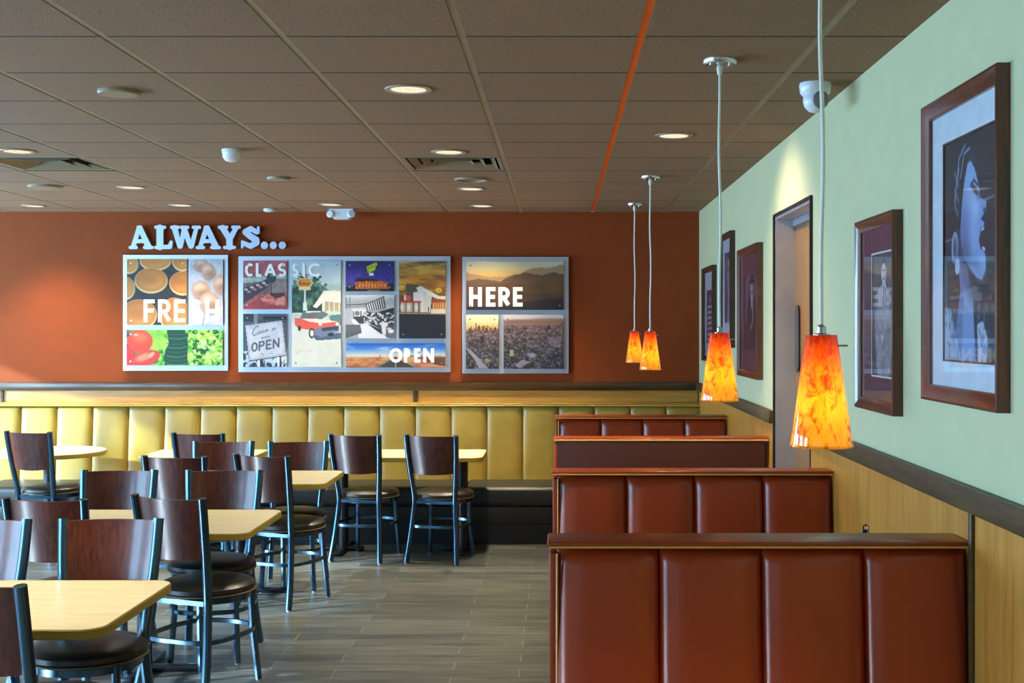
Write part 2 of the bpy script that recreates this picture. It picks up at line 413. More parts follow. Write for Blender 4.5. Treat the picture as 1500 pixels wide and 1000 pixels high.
def cover(px, py, label, r=.1, ringed=False):
    t = thing('blank_ceiling_cover' if not ringed else 'ceiling_speaker_ring', label, 'ceiling cover', on_ceiling(px, py))
    if ringed:
        ring_lathe(MB(), r * .86, r, -.012, 0).build('rim', 'bar', t); MB().lathe([(r * .86, -.002), (.002, -.003)], 30, caps=False).build('grille', 'brown_metal', t)
    else:
        MB().lathe([(r, 0), (r, -.01), (r * .94, -.016), (.002, -.018)], 36, caps=False).build('plate', 'cover', t)
cover(174, 133, 'round beige blank cover plate on the ceiling at left', .085)
cover(408, 260, 'small round beige cover on the ceiling beyond the little white sensor', .075)
cover(690, 262, 'thin brown ring between air register and downlight', .11, True)
cover(65, 272, 'pale round cover left on the ceiling beyond the second air register', .11)

def register(ix, label):
    x0 = BARX0 + TILE * ix + .015; y0 = ROW0 + TILE * 5 + .006; s = TILE - .03
    t = thing('air_register', label, 'air vent', (x0 + s / 2, y0 + s / 2, CEIL), group='square ceiling air registers')
    h = s / 2
    MB().box((-h, -h, .108), (h, h, .114)).build('back_plate', 'dark_metal', t)
    w = MB()
    for (p, q2) in (((-h, -h), (-h + .003, h)), ((h - .003, -h), (h, h)), ((-h, h - .003), (h, h)), ((-h, -h), (h, -h + .003))): w.box((*p, .004), (*q2, .108))
    w.build('neck_box', 'dark_metal', t)
    def frame(r0, r1, z0, z1):   # sloping square ring
        V = []
        for r, z in ((r0, z0), (r1, z1)):
            V += [(-r, -r, z), (r, -r, z), (r, r, z), (-r, r, z)]
        V += [(x, y, z + .003) for x, y, z in V]
        Fc = []
        for i in range(4):
            j = (i + 1) % 4; Fc += [(i, j, 4 + j, 4 + i), (8 + i, 8 + j, 12 + j, 12 + i), (i, j, 8 + j, 8 + i), (4 + i, 4 + j, 12 + j, 12 + i)]
        return MB().add(V, Fc)
    frame(h, h - .022, .0, .003).build('outer_frame', 'brown_metal', t)
    frame(h - .035, h - .070, .002, .028).build('louvre', 'brown_metal', t)
    frame(h - .105, h - .140, .004, .032).build('louvre', 'brown_metal', t)
    frame(h - .175, h - .205, .006, .034).build('louvre', 'brown_metal', t)
    MB().box((-(h - .205), -(h - .205), .034), (h - .205, h - .205, .037)).build('centre_plate', 'brown_metal', t)
register(-2, 'square louvred brown air register by the centre of the ceiling, between two downlights')
register(-6, 'square louvred brown air register at the left of the ceiling')

# white devices
P = on_ceiling(340, 219); t = thing('motion_sensor', 'small white half-dome sensor on the ceiling above the classic panel', 'sensor', P)
MB().lathe([(.056, 0), (.056, -.02)], 28).build('base', 'white_plastic', t); MB().lathe([(.053, -.02), (.05, -.045), (.038, -.062), (.012, -.07), (.001, -.0705)], 28, caps=False).build('dome', 'white_plastic', t)
P = on_ceiling(395, 306); t = thing('smoke_detector', 'tiny flat white detector at the ceiling above the word ALWAYS', 'detector', P)
MB().lathe([(.05, 0), (.052, -.014), (.04, -.024), (.001, -.026)], 28, caps=False).build('body', 'white_plastic', t)
P = on_ceiling(501, 306.5); P = (P[0], min(P[1], WALLY - .2), CEIL); t = thing('emergency_light', 'white twin-head emergency light on the ceiling at the rust wall', 'emergency light', P)
MB().prism([(-.1, 0), (.1, 0), (.098, -.03), (.06, -.085), (-.06, -.085), (-.098, -.03)], lambda u, v, h: (u, h, v), -.05, .05).build('body', 'white_plastic', t)
for s in (-1, 1):
    hd = MB().lathe([(.018, 0), (.03, .012), (.032, .03), (.026, .036), (.002, .037)], 20); o = hd.build('lamp_head', 'white_plastic', t); o.location = (s * .082, -.03, -.05); o.rotation_euler = (1.2, s * .75, 0)
P = on_ceiling(1194, 122); P = (min(P[0], WALLX - .1), P[1], CEIL); t = thing('dome_camera', 'white turret security camera on the ceiling by the mint wall', 'security camera', P)
MB().lathe([(.062, 0), (.064, -.012), (.060, -.04), (.05, -.052), (.001, -.053)], 32, caps=False).build('base', 'white_plastic', t)
MB().lathe([(.001, .05), (.03, .043), (.047, .02), (.05, 0), (.044, -.024), (.026, -.043), (.001, -.05)], 30, caps=False).build('turret', 'white_plastic', t, (0, -.004, -.072))
o = MB().lathe([(.034, 0), (.036, .008), (.03, .014), (.001, .016)], 26).build('lens', 'lens_grey', t, (.012, -.042, -.074)); o.rotation_euler = (math.radians(96), 0, .35)

# ------------------------------------------------------------------ pendants
def pendant(x, y, label, top=CEIL, ztop=1.70, amp=.004):
    t = thing('pendant_lamp', label, 'pendant lamp', (x, y, 1.437), group='amber glass pendants over the booths')
    L = CEIL - 1.437
    MB().lathe([(.064, L), (.064, L - .012), (.058, L - .02), (.001, L - .022)], 36, caps=False).build('canopy', 'nickel', t)
    for s in (-1, 1): MB().lathe([(.006, L - .018), (.006, L - .028), (.001, L - .03)], 12, (s * .034, -.02, 0)).build('canopy_screw', 'nickel', t)
    pts = []
    for i in range(41):
        u = i / 40; z = .262 + u * (L - .05 - .262)
        pts.append((amp * math.sin(u * 9 + x * 7) * math.sin(PI * u), amp * .6 * math.sin(u * 7 + y), z))
    MB().tube(pts, .0048, 8).build('cord', 'cord', t)
    MB().lathe([(.009, L - .055), (.012, L - .03), (.006, L - .02)], 14).build('strain_relief', 'cord', t)
    MB().lathe([(.020, .246), (.020, .251), (.011, .254), (.010, .268), (.004, .274)], 24).build('cap', 'nickel', t)
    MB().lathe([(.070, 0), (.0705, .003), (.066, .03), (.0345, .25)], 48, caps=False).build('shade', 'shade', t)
    MB().lathe([(.0693, .0), (.0705, -.0015), (.0718, .0005), (.0712, .004)], 48, caps=False).build('rim', 'shade', t)
    MB().tube([(.03, -.018, .226), (.054, -.024, .226)], .0025, 8).build('finial_screw', 'nickel', t)
    MB().lathe([(.001, .06), (.012, .065), (.018, .08), (.016, .1), (.009, .12), (.009, .2)], 16, caps=False).build('bulb', 'bulb', t)
    light('pendant_bulb', 'POINT', (0, 0, .085), 5.4, (1, .66, .30), t, shadow_soft_size=.02)
    return t
pendant(.59, 2.86, 'largest amber glass pendant, nearest, hanging before the door, cord running out of view')
pendant(.59, 4.68, 'amber glass pendant hanging between the two front booths beside framed pictures')
pendant(.588, 8.25, 'amber glass pendant before the rust wall, lower right one of the far pair')
pendant(.592, 10.05, 'smallest amber glass pendant at the rust wall, the upper left one of the far pair')

# ------------------------------------------------------------------ upholstery
def puff(u):
    return max(0., 1 - abs(2 * u - 1) ** 5) ** .55
def channel_back(width, nch, z0, z1, base, bulge, recline, hn=18, cn=14):
    """channelled upholstery, front toward -Y, back plane at y=0, centred on x=0"""
    cols = []
    cw = width / nch
    for c in range(nch):
        for j in range(cn):
            # cluster samples at the seams
            s = j / cn; s = .5 - .5 * math.cos(PI * s)
            cols.append((-width / 2 + (c + s) * cw, puff(s)))
    cols.append((width / 2, 0))
    rows = []
    for i in range(hn + 1):
        s = 1 - (1 - i / hn) ** 2.2
        z = z0 + (z1 - z0) * s; g = min(1, (z1 - z) / .045); rows.append((z, (1 - (1 - g) ** 2.5) ** .6 if g < 1 else 1))
    V = []; nc = len(cols); nr = len(rows)
    for z, g in rows:
        for x, f in cols:
            V.append((x, -(base + bulge * f * g + .012 * g) - recline * (z1 - z), z - .012 * (1 - f) * (1 - g)))
    for z, g in rows:
        for x, f in cols: V.append((x, 0, z))
    O = nr * nc; Fc = []
    for r in range(nr - 1):
        for c in range(nc - 1):
            a = r * nc + c; Fc.append((a, a + 1, a + nc + 1, a + nc)); Fc.append((O + a, O + a + nc, O + a + nc + 1, O + a + 1))
    for c in range(nc - 1):
        Fc.append((c, O + c, O + c + 1, c + 1)); a = (nr - 1) * nc + c; Fc.append((a, a + 1, O + a + 1, O + a))
    for r in range(nr - 1):
        a = r * nc; Fc.append((a, a + nc, O + a + nc, O + a)); b = a + nc - 1; Fc.append((b, O + b, O + b + nc, b + nc))
    return MB().add(V, Fc)

BX0, BX1 = -.03, 1.162
def booth(y, facing, double, label):
    """y = upholstered face nearest the camera"""
    W = BX1 - BX0; cx = (BX0 + BX1) / 2
    core = .02 if double else .05; ch = .075
    rz = 0 if facing < 0 else PI
    yc = y + ch if facing < 0 else y + .01
    t = thing('booth_bench', label, 'booth', (cx, yc, 0), rz, 'russet vinyl booths along the mint wall')
    hw = W / 2
    yb = core if not double else core
    MB().box((-hw + .02, 0.001, .1), (hw - .02, core - .001, 1.08)).build('core_panel', 'red_vinyl', t)
    MB().box((-hw + .02, -.45, .0), (hw - .02, .48 if double else core - .002, .1)).build('base', 'kick', t)
    sides = [(0, 0.)] + ([(PI, core)] if double else [])
    for r, off in sides:
        b = channel_back(W - .022, 4, .44, 1.076, .016, .04, .09).build('backrest', 'red_vinyl', t); b.rotation_euler = (0, 0, r); b.location = ((.010 if r == 0 else -.010) * (1 if facing < 0 else -1) * (1 if r == 0 else -1), off, 0)
        s = MB().box((-hw + .01, -.58, .33), (hw - .01, -.004, .46), .035, 4).build('seat', 'red_vinyl', t); s.rotation_euler = (0, 0, r); s.location = (0, off, 0)
        f = MB().box((-hw + .02, -.5, .101), (hw - .02, -.004, .329), .004).build('seat_box', 'red_vinyl', t); f.rotation_euler = (0, 0, r); f.location = (0, off, 0)
        pp = MB().tube([(-hw - .002, -.074, 1.081), (hw + .002, -.074, 1.081)], .0036, 8).build('piping', 'piping', t); pp.rotation_euler = (0, 0, r); pp.location = (0, off, 0)
    if not double:
        MB().box((-hw + .02, core - .002, .1), (hw - .02, core + .012, 1.078), .004).build('back_panel', 'back_vinyl', t)
        MB().tube([(-hw - .002, core + .012, 1.081), (hw + .002, core + .012, 1.081)], .005, 8).build('piping', 'piping', t)
    MB().box((-hw - .006, -.074, 1.0835), (hw + .004, core + (.074 if double else .012), 1.0955), .0055, 3).build('top_cap', 'red_vinyl', t)
    for s in ((-1,) if facing < 0 else (1,)):
        MB().box((s * hw - .02 if s > 0 else -hw, -.064, .101), (hw if s > 0 else -hw + .02, core + (.064 if double else .012), 1.063), .006).build('end_panel', 'red_vinyl', t)
        if s * (1 if facing < 0 else -1) < 0: MB().tube([(s * (hw - .022), -.066, .46), (s * (hw - .022), -.066, 1.062)], .0035, 8).build('piping', 'piping', t)
    return t
booth(3.60, -1, True, 'front russet channel-back booth, the closest one, filling the bottom right')
booth(5.40, -1, False, 'russet channel-back booth just behind the front one, before the service door')
booth(7.12, 1, False, 'plain-backed russet booth just beyond the service door')
booth(8.82, -1, True, 'russet channel-back booth nearest the mustard banquette')

# booth table with a condiment caddy
t = thing('booth_table', 'maple booth table standing between the two front booths', 'table', (.6, 4.55, 0))
MB().box((-.55, -.33, .715), (.55, .33, .745), .004).build('tabletop', 'laminate', t)
MB().box((-.05, -.05, .03), (.05, .05, .715)).build('pedestal', 'table_iron', t); MB().box((-.25, -.2, 0), (.25, .2, .03), .01).build('base', 'table_iron', t)
t = thing('condiment_caddy', 'black wire caddy handle peeking over the front booth by the wainscot', 'caddy', (1.085, 4.5, .745))
MB().box((-.045, -.08, 0), (.045, .08, .006), .002).build('tray', 'table_iron', t)
w = MB(); w.tube([(-.045, -.08, .06), (.045, -.08, .06), (.045, .08, .06), (-.045, .08, .06)], .003, 8, True)
for sx in (-1, 1):
    for sy in (-1, 1): w.tube([(sx * .045, sy * .08, .006), (sx * .045, sy * .08, .06)], .003, 8)
w.build('rail', 'table_iron', t)
w = MB(); w.tube([(-.013, 0, .006), (-.011, 0, .2), (-.0085, 0, .256), (0, 0, .262), (.0085, 0, .256), (.011, 0, .2), (.013, 0, .006)], .0034, 8); w.box((-.006, -.004, .19), (.006, .004, .245), .002)
w.build('handle', 'table_iron', t)

# banquette
BL0, BL1 = -6.6, 1.10
ncw = .2985
t = thing('banquette', 'long mustard channel-back banquette with black seat along the rust wall', 'banquette', (0, 10.62, 0))
n = 26; x1 = (818 - 820) * 10.5 / F + ncw * 4; x0 = x1 - n * ncw
b = channel_back(n * ncw, n, .44, 1.062, .02, .028, .08, 18, 12).build('backrest', 'tan_vinyl', t); b.location = ((x0 + x1) / 2, 0, 0)
MB().box((x0, -.07, 1.066), (x1, .105, 1.086), .008, 3).build('top_ledge', 'tan_vinyl', t)
MB().tube([(x0, -.068, 1.064), (x1, -.068, 1.064)], .006, 8).build('piping', 'piping', t)
MB().box((x0, .002, 0), (x1, .1, 1.064)).build('frame_back', 'tan_vinyl', t)
for i in range(4):
    a = x0 + (x1 - x0) * i / 4; c = x0 + (x1 - x0) * (i + 1) / 4
    MB().box((a + .002, -.62, .30), (c - .002, -.004, .455), .04, 5).build('seat_cushion', 'bench_black', t)
MB().box((x0, -.6, .165), (x1, -.004, .30), .004).build('seat_box', 'bench_black', t)
MB().box((x0, -.595, 0), (x1, -.004, .165)).build('kick_base', 'kick', t)

# ------------------------------------------------------------------ chairs
H = .936
def spline(P, n=8):
    P = [Vector(p) for p in P]; out = []
    for i in range(len(P) - 1):
        a = P[max(i - 1, 0)]; b = P[i]; c = P[i + 1]; d = P[min(i + 2, len(P) - 1)]
        for j in range(n):
            s = j / n; out.append(.5 * ((2 * b) + (c - a) * s + (2 * a - 5 * b + 4 * c - d) * s * s + (3 * b - a - 3 * c + d) * s ** 3))
    out.append(P[-1]); return out
def sq(a, b, r=.004):
    return [(-a + r, -b), (a - r, -b), (a, -b + r), (a, b - r), (a - r, b), (-a + r, b), (-a, b - r), (-a, -b + r)]
POST = [(.190, -.285, H), (.184, -.262, .80), (.172, -.232, .64), (.158, -.205, .50), (.158, -.203, .40), (.176, -.235, .18), (.192, -.275, .006)]
def postx(z):
    for (x0, y0, z0), (x1, y1, z1) in zip(POST, POST[1:]):
        if z1 <= z <= z0:
            s = (z - z1) / (z0 - z1); return x1 + (x0 - x1) * s, y1 + (y0 - y1) * s
    return POST[-1][:2]
def chair_proto():
    t = thing('dining_chair', 'x', 'chair', group='walnut-backed dining chairs')
    # seat cushion with a domed top
    prof = [(.001, .452), (.19, .452), (.214, .458), (.224, .472), (.222, .49), (.206, .504), (.17, .513), (.10, .5175), (.001, .519)]
    MB().lathe(prof, 44, caps=False).build('seat', 'seat_vinyl', t)
    MB().tube([(.222 * math.cos(2 * PI * i / 44), .222 * math.sin(2 * PI * i / 44), .461) for i in range(44)], .0042, 6, True, (0, 0, 1)).build('seat_piping', 'seat_piping', t)
    MB().lathe([(.17, .425), (.205, .425), (.205, .4515), (.17, .4515), (.17, .425)], 44, caps=False).build('seat_ring', 'chair_metal', t)
    # bent plywood back
    V = []; nx, nz = 20, 12; th = .007
    for side in (-1, 1):
        for i in range(nz + 1):
            z = .655 + (H - .008 - .655) * i / nz; hx, hy = postx(z); hx -= .016
            for j in range(nx + 1):
                u = -1 + 2 * j / nx; dz = 0
                bow = .042 * (1 - u * u)
                zz = z - (.010 * (1 - u * u) if i == 0 else 0)
                V.append((hx * u, hy - bow + .004 + side * th, zz))
    O = (nx + 1) * (nz + 1); Fc = []
    for i in range(nz):
        for j in range(nx):
            a = i * (nx + 1) + j; Fc += [(a, a + 1, a + nx + 2, a + nx + 1), (O + a, O + a + nx + 1, O + a + nx + 2, O + a + 1)]
    for j in range(nx):
        a = j; b2 = nz * (nx + 1) + j; Fc += [(a, O + a, O + a + 1, a + 1), (b2, b2 + 1, O + b2 + 1, O + b2)]
    for i in range(nz):
        a = i * (nx + 1); b2 = a + nx; Fc += [(a, a + nx + 1, O + a + nx + 1, O + a), (b2, O + b2, O + b2 + nx + 1, b2 + nx + 1)]
    MB().add(V, Fc).build('backrest', 'chair_wood', t)
    for s in (-1, 1):
        pts = spline([(s * x, y, z) for x, y, z in POST], 6)
        o = MB().sweep(pts, sq(.0195, .0195, .0115)).build('rear_leg', 'chair_metal', t, sharp=50)
        MB().lathe([(.012, 0), (.012, .006)], 12, (s * POST[-1][0], POST[-1][1], 0)).build('glide', 'glide', o)
        o = MB().sweep([(s * .150, .135, .452), (s * .156, .145, .25), (s * .170, .172, .006)], sq(.0155, .0155, .009)).build('front_leg', 'chair_metal', t)
        MB().lathe([(.011, 0), (.011, .006)], 12, (s * .170, .172, 0)).build('glide', 'glide', o)
    loop = [(.166, -.215), (0, -.245), (-.166, -.215), (-.208, -.03), (-.160, .147), (0, .2), (.160, .147), (.208, -.03)]
    L = [Vector((x, y, .265)) for x, y in loop]; pts = []
    for i in range(8):
        a, b, c, d = L[i - 1], L[i], L[(i + 1) % 8], L[(i + 2) % 8]
        for j in range(6):
            s = j / 6; pts.append(.5 * ((2 * b) + (c - a) * s + (2 * a - 5 * b + 4 * c - d) * s * s + (3 * b - a - 3 * c + d) * s ** 3))
    MB().sweep(pts, sq(.011, .006, .002), True, (0, 0, 1)).build('stretcher', 'chair_metal', t)
    w = MB()
    w.box((-.16, -.208, .428), (.16, -.196, .45)); w.build('seat_bracket', 'chair_metal', t)
    return t
cp = chair_proto()
# (x of the back in the photograph, y of its top, 'away' or 'camera', turn in degrees, label)
CH = [
 (41, 632, 0, -16, 'walnut-backed chair at the round-ended table by the banquette, far left'),
 (290, 634, 0, -8, 'walnut-backed chair at the square banquette table, its top just showing over other chairs'),
 (519, 636, 0, -14, 'walnut-backed chair on the left at the long banquette table'),
 (631, 637, 0, -14, 'walnut-backed chair on the right at the long banquette table, last before the open floor'),
 (328, 646, 1, 3, 'walnut-backed chair facing the camera behind the third table, left of its pair'),
 (437, 646, 1, 3, 'walnut-backed chair facing the camera behind the third table, right of its pair'),
 (255, 668, 0, -8, 'walnut-backed chair in front of the third table, left of its pair'),
 (383, 666, 0, -24, 'walnut-backed chair in front of the third table, turned toward the aisle'),
 (175, 688, 1, 2, 'walnut-backed chair facing the camera behind the second table, left of its pair'),
 (329, 688, 1, 2, 'walnut-backed chair facing the camera behind the second table, right of its pair'),
 (65, 730, 0, -8, 'walnut-backed chair in front of the second table, left of its pair'),
 (246, 727, 0, -22, 'walnut-backed chair in front of the second table, seat turned to the aisle'),
 (163, 759, 1, 2, 'walnut-backed chair facing the camera behind the front table, fully in view'),
 (-30, 760, 1, 2, 'walnut-backed chair behind the front table, cut by the left edge'),
 (-38, 850, 0, -24, 'walnut-backed chair closest to the camera at the bottom left corner'),
]
for i, (px, py, face, turn, lb) in enumerate(CH):
    d = F * (EYE - H) / (py - 482); x = (px - 820) * d / F
    th = math.radians(turn) + (PI if face else 0)
    off = Vector((-.285 * math.sin(th), .285 * math.cos(th)))
    loc = (x + off.x, d + off.y, 0)
    if i == 0: cp.location = loc; cp.rotation_euler = (0, 0, th); cp['label'] = lb
    else: dup(cp, loc, th, lb)

# ------------------------------------------------------------------ tables
TZ = .745
def rect_table(cx, cy, wx, wy, label, legs=0, group='maple dining tables', foot=.33):
    t = thing('dining_table', label, 'table', (cx, cy, 0), 0, group)
    P = rounded(-wx / 2, wx / 2, -wy / 2, wy / 2, .075, 8); Q = rounded(-wx / 2 + .004, wx / 2 - .004, -wy / 2 + .004, wy / 2 - .004, .071, 8)
    MB().prism(Q, lambda u, v, h: (u, v, h), TZ - .030, TZ).build('tabletop', 'laminate', t)
    e = MB(); n = len(P); V = []
    for R, z in ((Q, TZ - .034), (P, TZ - .030), (P, TZ - .004), (Q, TZ + .0004)): V += [(u, v, z) for u, v in R]
    e.add(V, [(k * n + i, k * n + (i + 1) % n, (k + 1) * n + (i + 1) % n, (k + 1) * n + i) for k in range(3) for i in range(n)]); e.f.append(tuple(range(n)))
    e.build('edge_band', 'table_edge', t)
    for s in ((-legs, legs) if legs else (0,)):
        MB().lathe([(.038, .03), (.038, TZ - .045)], 24, (s, 0, 0)).build('column', 'table_iron', t)
        m = MB(); m.box((s - foot, -.028, .004), (s + foot * (1 if legs == 0 or s < 0 else .6), .028, .032), .008); m.box((s - .028, -.27, .004), (s + .028, .27, .032), .008)
        m.build('foot', 'table_iron', t)
        MB().box((s - .12, -.18, TZ - .046), (s + .12, .18, TZ - .0345)).build('top_plate', 'table_iron', t)
    return t
rect_table(-2.07, 4.43, 1.22, .80, 'maple-topped table at the bottom left corner, nearest the camera')
rect_table(-2.07, 6.32, 1.22, .80, 'maple-topped table second from the camera on the left')
rect_table(-2.06, 8.20, 1.22, .76, 'maple-topped table third from the camera on the left')
rect_table(-1.205, 9.76, 1.26, .66, 'long maple-topped table against the banquette at the open floor', .46, foot=.16)
rect_table(-2.73, 9.76, .86, .66, 'square maple-topped table against the banquette behind the middle chairs', 0, foot=.26)
t = thing('dining_table', 'round-ended maple table against the banquette at far left', 'table', (-4.02, 9.98, 0), 0, 'maple dining tables')
RR = .43
MB().lathe([(.002, TZ - .03), (RR - .004, TZ - .03), (RR - .004, TZ), (.002, TZ)], 64, caps=False).build('tabletop', 'laminate', t)
MB().lathe([(RR - .004, TZ - .034), (RR, TZ - .03), (RR, TZ - .004), (RR - .004, TZ + .0004)], 64, caps=False).build('edge_band', 'table_edge', t)
MB().lathe([(.04, .03), (.04, TZ - .045)], 24).build('column', 'table_iron', t); MB().box((-.25, -.03, .004), (.25, .03, .032), .008).box((-.03, -.25, .004), (.03, .25, .032), .008).build('foot', 'table_iron', t)

# ------------------------------------------------------------------ wall art: painted pictures
def vnoise(X, Y, s, seed, oct=4):
    out = np.zeros_like(X); amp = 1.; tot = 0
    r = np.random.default_rng(seed)
    for o in range(oct):
        G = r.random((64, 64)); x = X / s; y = Y / s; xi = np.floor(x).astype(int); yi = np.floor(y).astype(int); fx = x - xi; fy = y - yi
        fx = fx * fx * (3 - 2 * fx); fy = fy * fy * (3 - 2 * fy)
        g = lambda a, b: G[a % 64, b % 64]
        out += amp * ((g(xi, yi) * (1 - fx) + g(xi + 1, yi) * fx) * (1 - fy) + (g(xi, yi + 1) * (1 - fx) + g(xi + 1, yi + 1) * fx) * fy)
        tot += amp; amp *= .55; s /= 2.1
    return out / tot
class Canvas:
    def __init__(s, x0, y0, x1, y1, cols, rows):
        s.b = (x0, y0, x1, y1)
        s.X, s.Y = np.meshgrid(np.linspace(x0, x1, cols), np.linspace(y0, y1, rows)); s.C = np.zeros(s.X.shape + (3,)); s.px = (x1 - x0) / cols
    def put(s, mask, col, a=1.):
        m = np.clip(mask, 0, 1)[..., None] * a
        col = np.asarray(col, float) if not (isinstance(col, np.ndarray) and col.ndim == 3) else col
        s.C = s.C * (1 - m) + col * m; return s
    def fill(s, c): return s.put(np.ones_like(s.X), c)
    def soft(s, dist): return np.clip(.5 - dist / s.px, 0, 1)
    def ell(s, cx, cy, rx, ry, col, a=1., rot=0, blur=0):
        dx = s.X - cx; dy = s.Y - cy; c, n = math.cos(rot), math.sin(rot); u = (dx * c + dy * n) / rx; v = (-dx * n + dy * c) / ry
        q = np.sqrt(u * u + v * v); d = (q - 1) * min(rx, ry)
        return s.put(np.clip(.5 - d / (blur or s.px), 0, 1), col, a)
    def poly(s, P, col, a=1.):
        ins = np.zeros(s.X.shape, bool); n = len(P)
        for i in range(n):
            (x0, y0), (x1, y1) = P[i], P[(i + 1) % n]
            if y0 == y1: continue
            c = ((s.Y >= min(y0, y1)) & (s.Y < max(y0, y1))); ins ^= c & (s.X < x0 + (s.Y - y0) * (x1 - x0) / (y1 - y0))
        return s.put(ins.astype(float), col, a)
    def line(s, P, w, col, a=1.):
        D = np.full(s.X.shape, 1e9)
        for (x0, y0), (x1, y1) in zip(P, P[1:]):
            L = (x1 - x0) ** 2 + (y1 - y0) ** 2 + 1e-9; tt = np.clip(((s.X - x0) * (x1 - x0) + (s.Y - y0) * (y1 - y0)) / L, 0, 1)
            D = np.minimum(D, np.hypot(s.X - x0 - tt * (x1 - x0), s.Y - y0 - tt * (y1 - y0)))
        return s.put(s.soft(D - w / 2), col, a)
    def rect(s, x0, y0, x1, y1, col, a=1.):
        return s.put(((s.X >= x0) & (s.X < x1) & (s.Y >= y0) & (s.Y < y1)).astype(float), col, a)
    def grad(s, stops):
        ys = [p for p, c in stops]
        s.C = np.stack([np.interp(s.Y, ys, [c[k] for p, c in stops]) for k in range(3)], -1); return s
    def n(s, sc, seed, oct=4, sx=1., sy=1.): return vnoise((s.X + 5000) * sx, (s.Y + 5000) * sy, sc, seed, oct)
    def grain(s, sc, seed, amt):
        k = 1 + amt * (s.n(sc, seed)[..., None] - .5) * 2; s.C = np.clip(s.C * k, 0, 255); return s

def im_pancakes(c):
    c.fill((46, 34, 28)).grain(30, 1, .4)
    for i, (x, y, rx, ry) in enumerate([(105, 95, 75, 78), (320, 70, 128, 78), (540, 65, 85, 88), (75, 290, 80, 95), (285, 228, 135, 104), (545, 250, 112, 98), (185, 505, 148, 125), (475, 505, 125, 140)]):
        c.ell(x, y, rx, ry, (246, 220, 160)); c.ell(x, y - 7, rx - 6, ry - 9, (206, 122, 32), 1, 0, 10)
        nn = c.n(60, 20 + i); c.ell(x + 10, y + 8, rx * .72, ry * .66, (236, 166, 66), .75, 0, 50); c.ell(x - 15, y - 12, rx * .5, ry * .4, (190, 96, 20), .5, 0, 40)
def im_eggs(c):
    c.fill((192, 196, 208)).grain(80, 2, .14); c.poly([(600, 300), (720, 430), (700, 600), (600, 600)], (196, 204, 222), .5)
    for (x, y, rx, ry) in [(690, 92, 58, 50), (750, 145, 56, 62), (855, 252, 66, 74), (688, 298, 72, 72), (760, 402, 80, 86)]:
        c.ell(x + 6, y + 20, rx, ry, (120, 104, 104), .6, 0, 26); c.ell(x, y, rx, ry, (196, 152, 126)); c.ell(x - 10, y - 16, rx * .6, ry * .55, (232, 202, 180), .8, 0, 40); c.ell(x + 14, y + 30, rx * .6, ry * .4, (140, 100, 82), .6, 0, 36)
    c.line([(705, 590), (725, 480), (760, 440)], 5, (90, 84, 90), .8)
def im_veg(c):
    nn = c.n(45, 3, 4); g = nn[..., None]
    c.fill((110, 200, 40)); c.put((nn > .52).astype(float), (176, 232, 84)); c.put((nn < .40).astype(float), (40, 140, 24)); c.put((nn < .33).astype(float), (14, 60, 16))
    c.rect(85, 628, 300, 915, (120, 30, 20), .5)
    c.ell(320, 700, 90, 120, (150, 220, 70), .75, 0, 40)
    c.ell(110, 850, 50, 95, (214, 40, 24)); c.ell(195, 720, 104, 90, (222, 62, 22)); c.ell(200, 690, 60, 40, (246, 120, 60), .8, 0, 40); c.ell(160, 668, 20, 10, (240, 220, 200), .7, 0, 12)
    c.ell(245, 862, 118, 62, (206, 52, 34), 1, -.35); c.ell(225, 850, 70, 28, (244, 150, 110), .85, -.35, 20); c.ell(290, 830, 30, 14, (250, 190, 150), .8, -.8, 10)
    c.poly([(412, 628), (560, 628), (585, 720), (580, 915), (395, 915), (400, 790), (430, 740)], (8, 62, 34))
    for k, y in enumerate((655, 690, 735, 765, 800, 838, 870, 900)): c.line([(410, y), (450, y + 10), (520, y + 12), (578, y - 2)], 7, (70, 150, 96) if k % 2 else (24, 100, 60), .8)
    m = c.n(26, 8, 3); c.put(((m > .6) & (c.X > 590)).astype(float), (200, 246, 140)); c.put(((m < .36) & (c.X > 590)).astype(float), (10, 78, 22))
    c.line([(690, 720), (760, 770), (868, 840)], 26, (206, 236, 170), .7)
def im_diner(c):
    c.fill((176, 90, 92)); c.rect(62, 200, 420, 340, (120, 96, 100)); c.poly([(62, 65), (420, 65), (420, 180), (240, 190), (62, 205)], (186, 92, 96))
    c.poly([(62, 205), (240, 190), (420, 180), (420, 215), (62, 250)], (176, 190, 186)); c.poly([(280, 205), (420, 215), (420, 320), (280, 330)], (150, 132, 130))
    c.poly([(62, 290), (270, 210), (280, 270), (62, 420)], (44, 36, 50))
    for k in range(9): c.ell(85 + k * 24, 300 - k * 9 + (k % 2) * 26, 17, 10, (206, 160, 150) if k % 2 else (232, 216, 206), .9)
    for k in range(6): c.line([(62, 330 + k * 18), (270, 240 + k * 9)], 4, (150, 110, 110), .5)
    c.poly([(62, 440), (260, 330), (420, 360), (420, 460), (62, 460)], (160, 60, 66)); c.ell(290, 205, 40, 42, (56, 62, 66)); c.rect(283, 240, 296, 330, (90, 84, 84)); c.ell(300, 180, 22, 16, (120, 150, 110))
    c.poly([(205, 370), (270, 330), (410, 325), (405, 430), (330, 425), (210, 395)], (214, 112, 100)); c.poly([(270, 330), (330, 380), (405, 360), (400, 325)], (80, 30, 44)); c.poly([(330, 375), (400, 350), (402, 420), (340, 420)], (226, 140, 124)); c.line([(205, 372), (330, 400), (335, 425)], 6, (240, 190, 180)); c.grain(18, 5, .25)
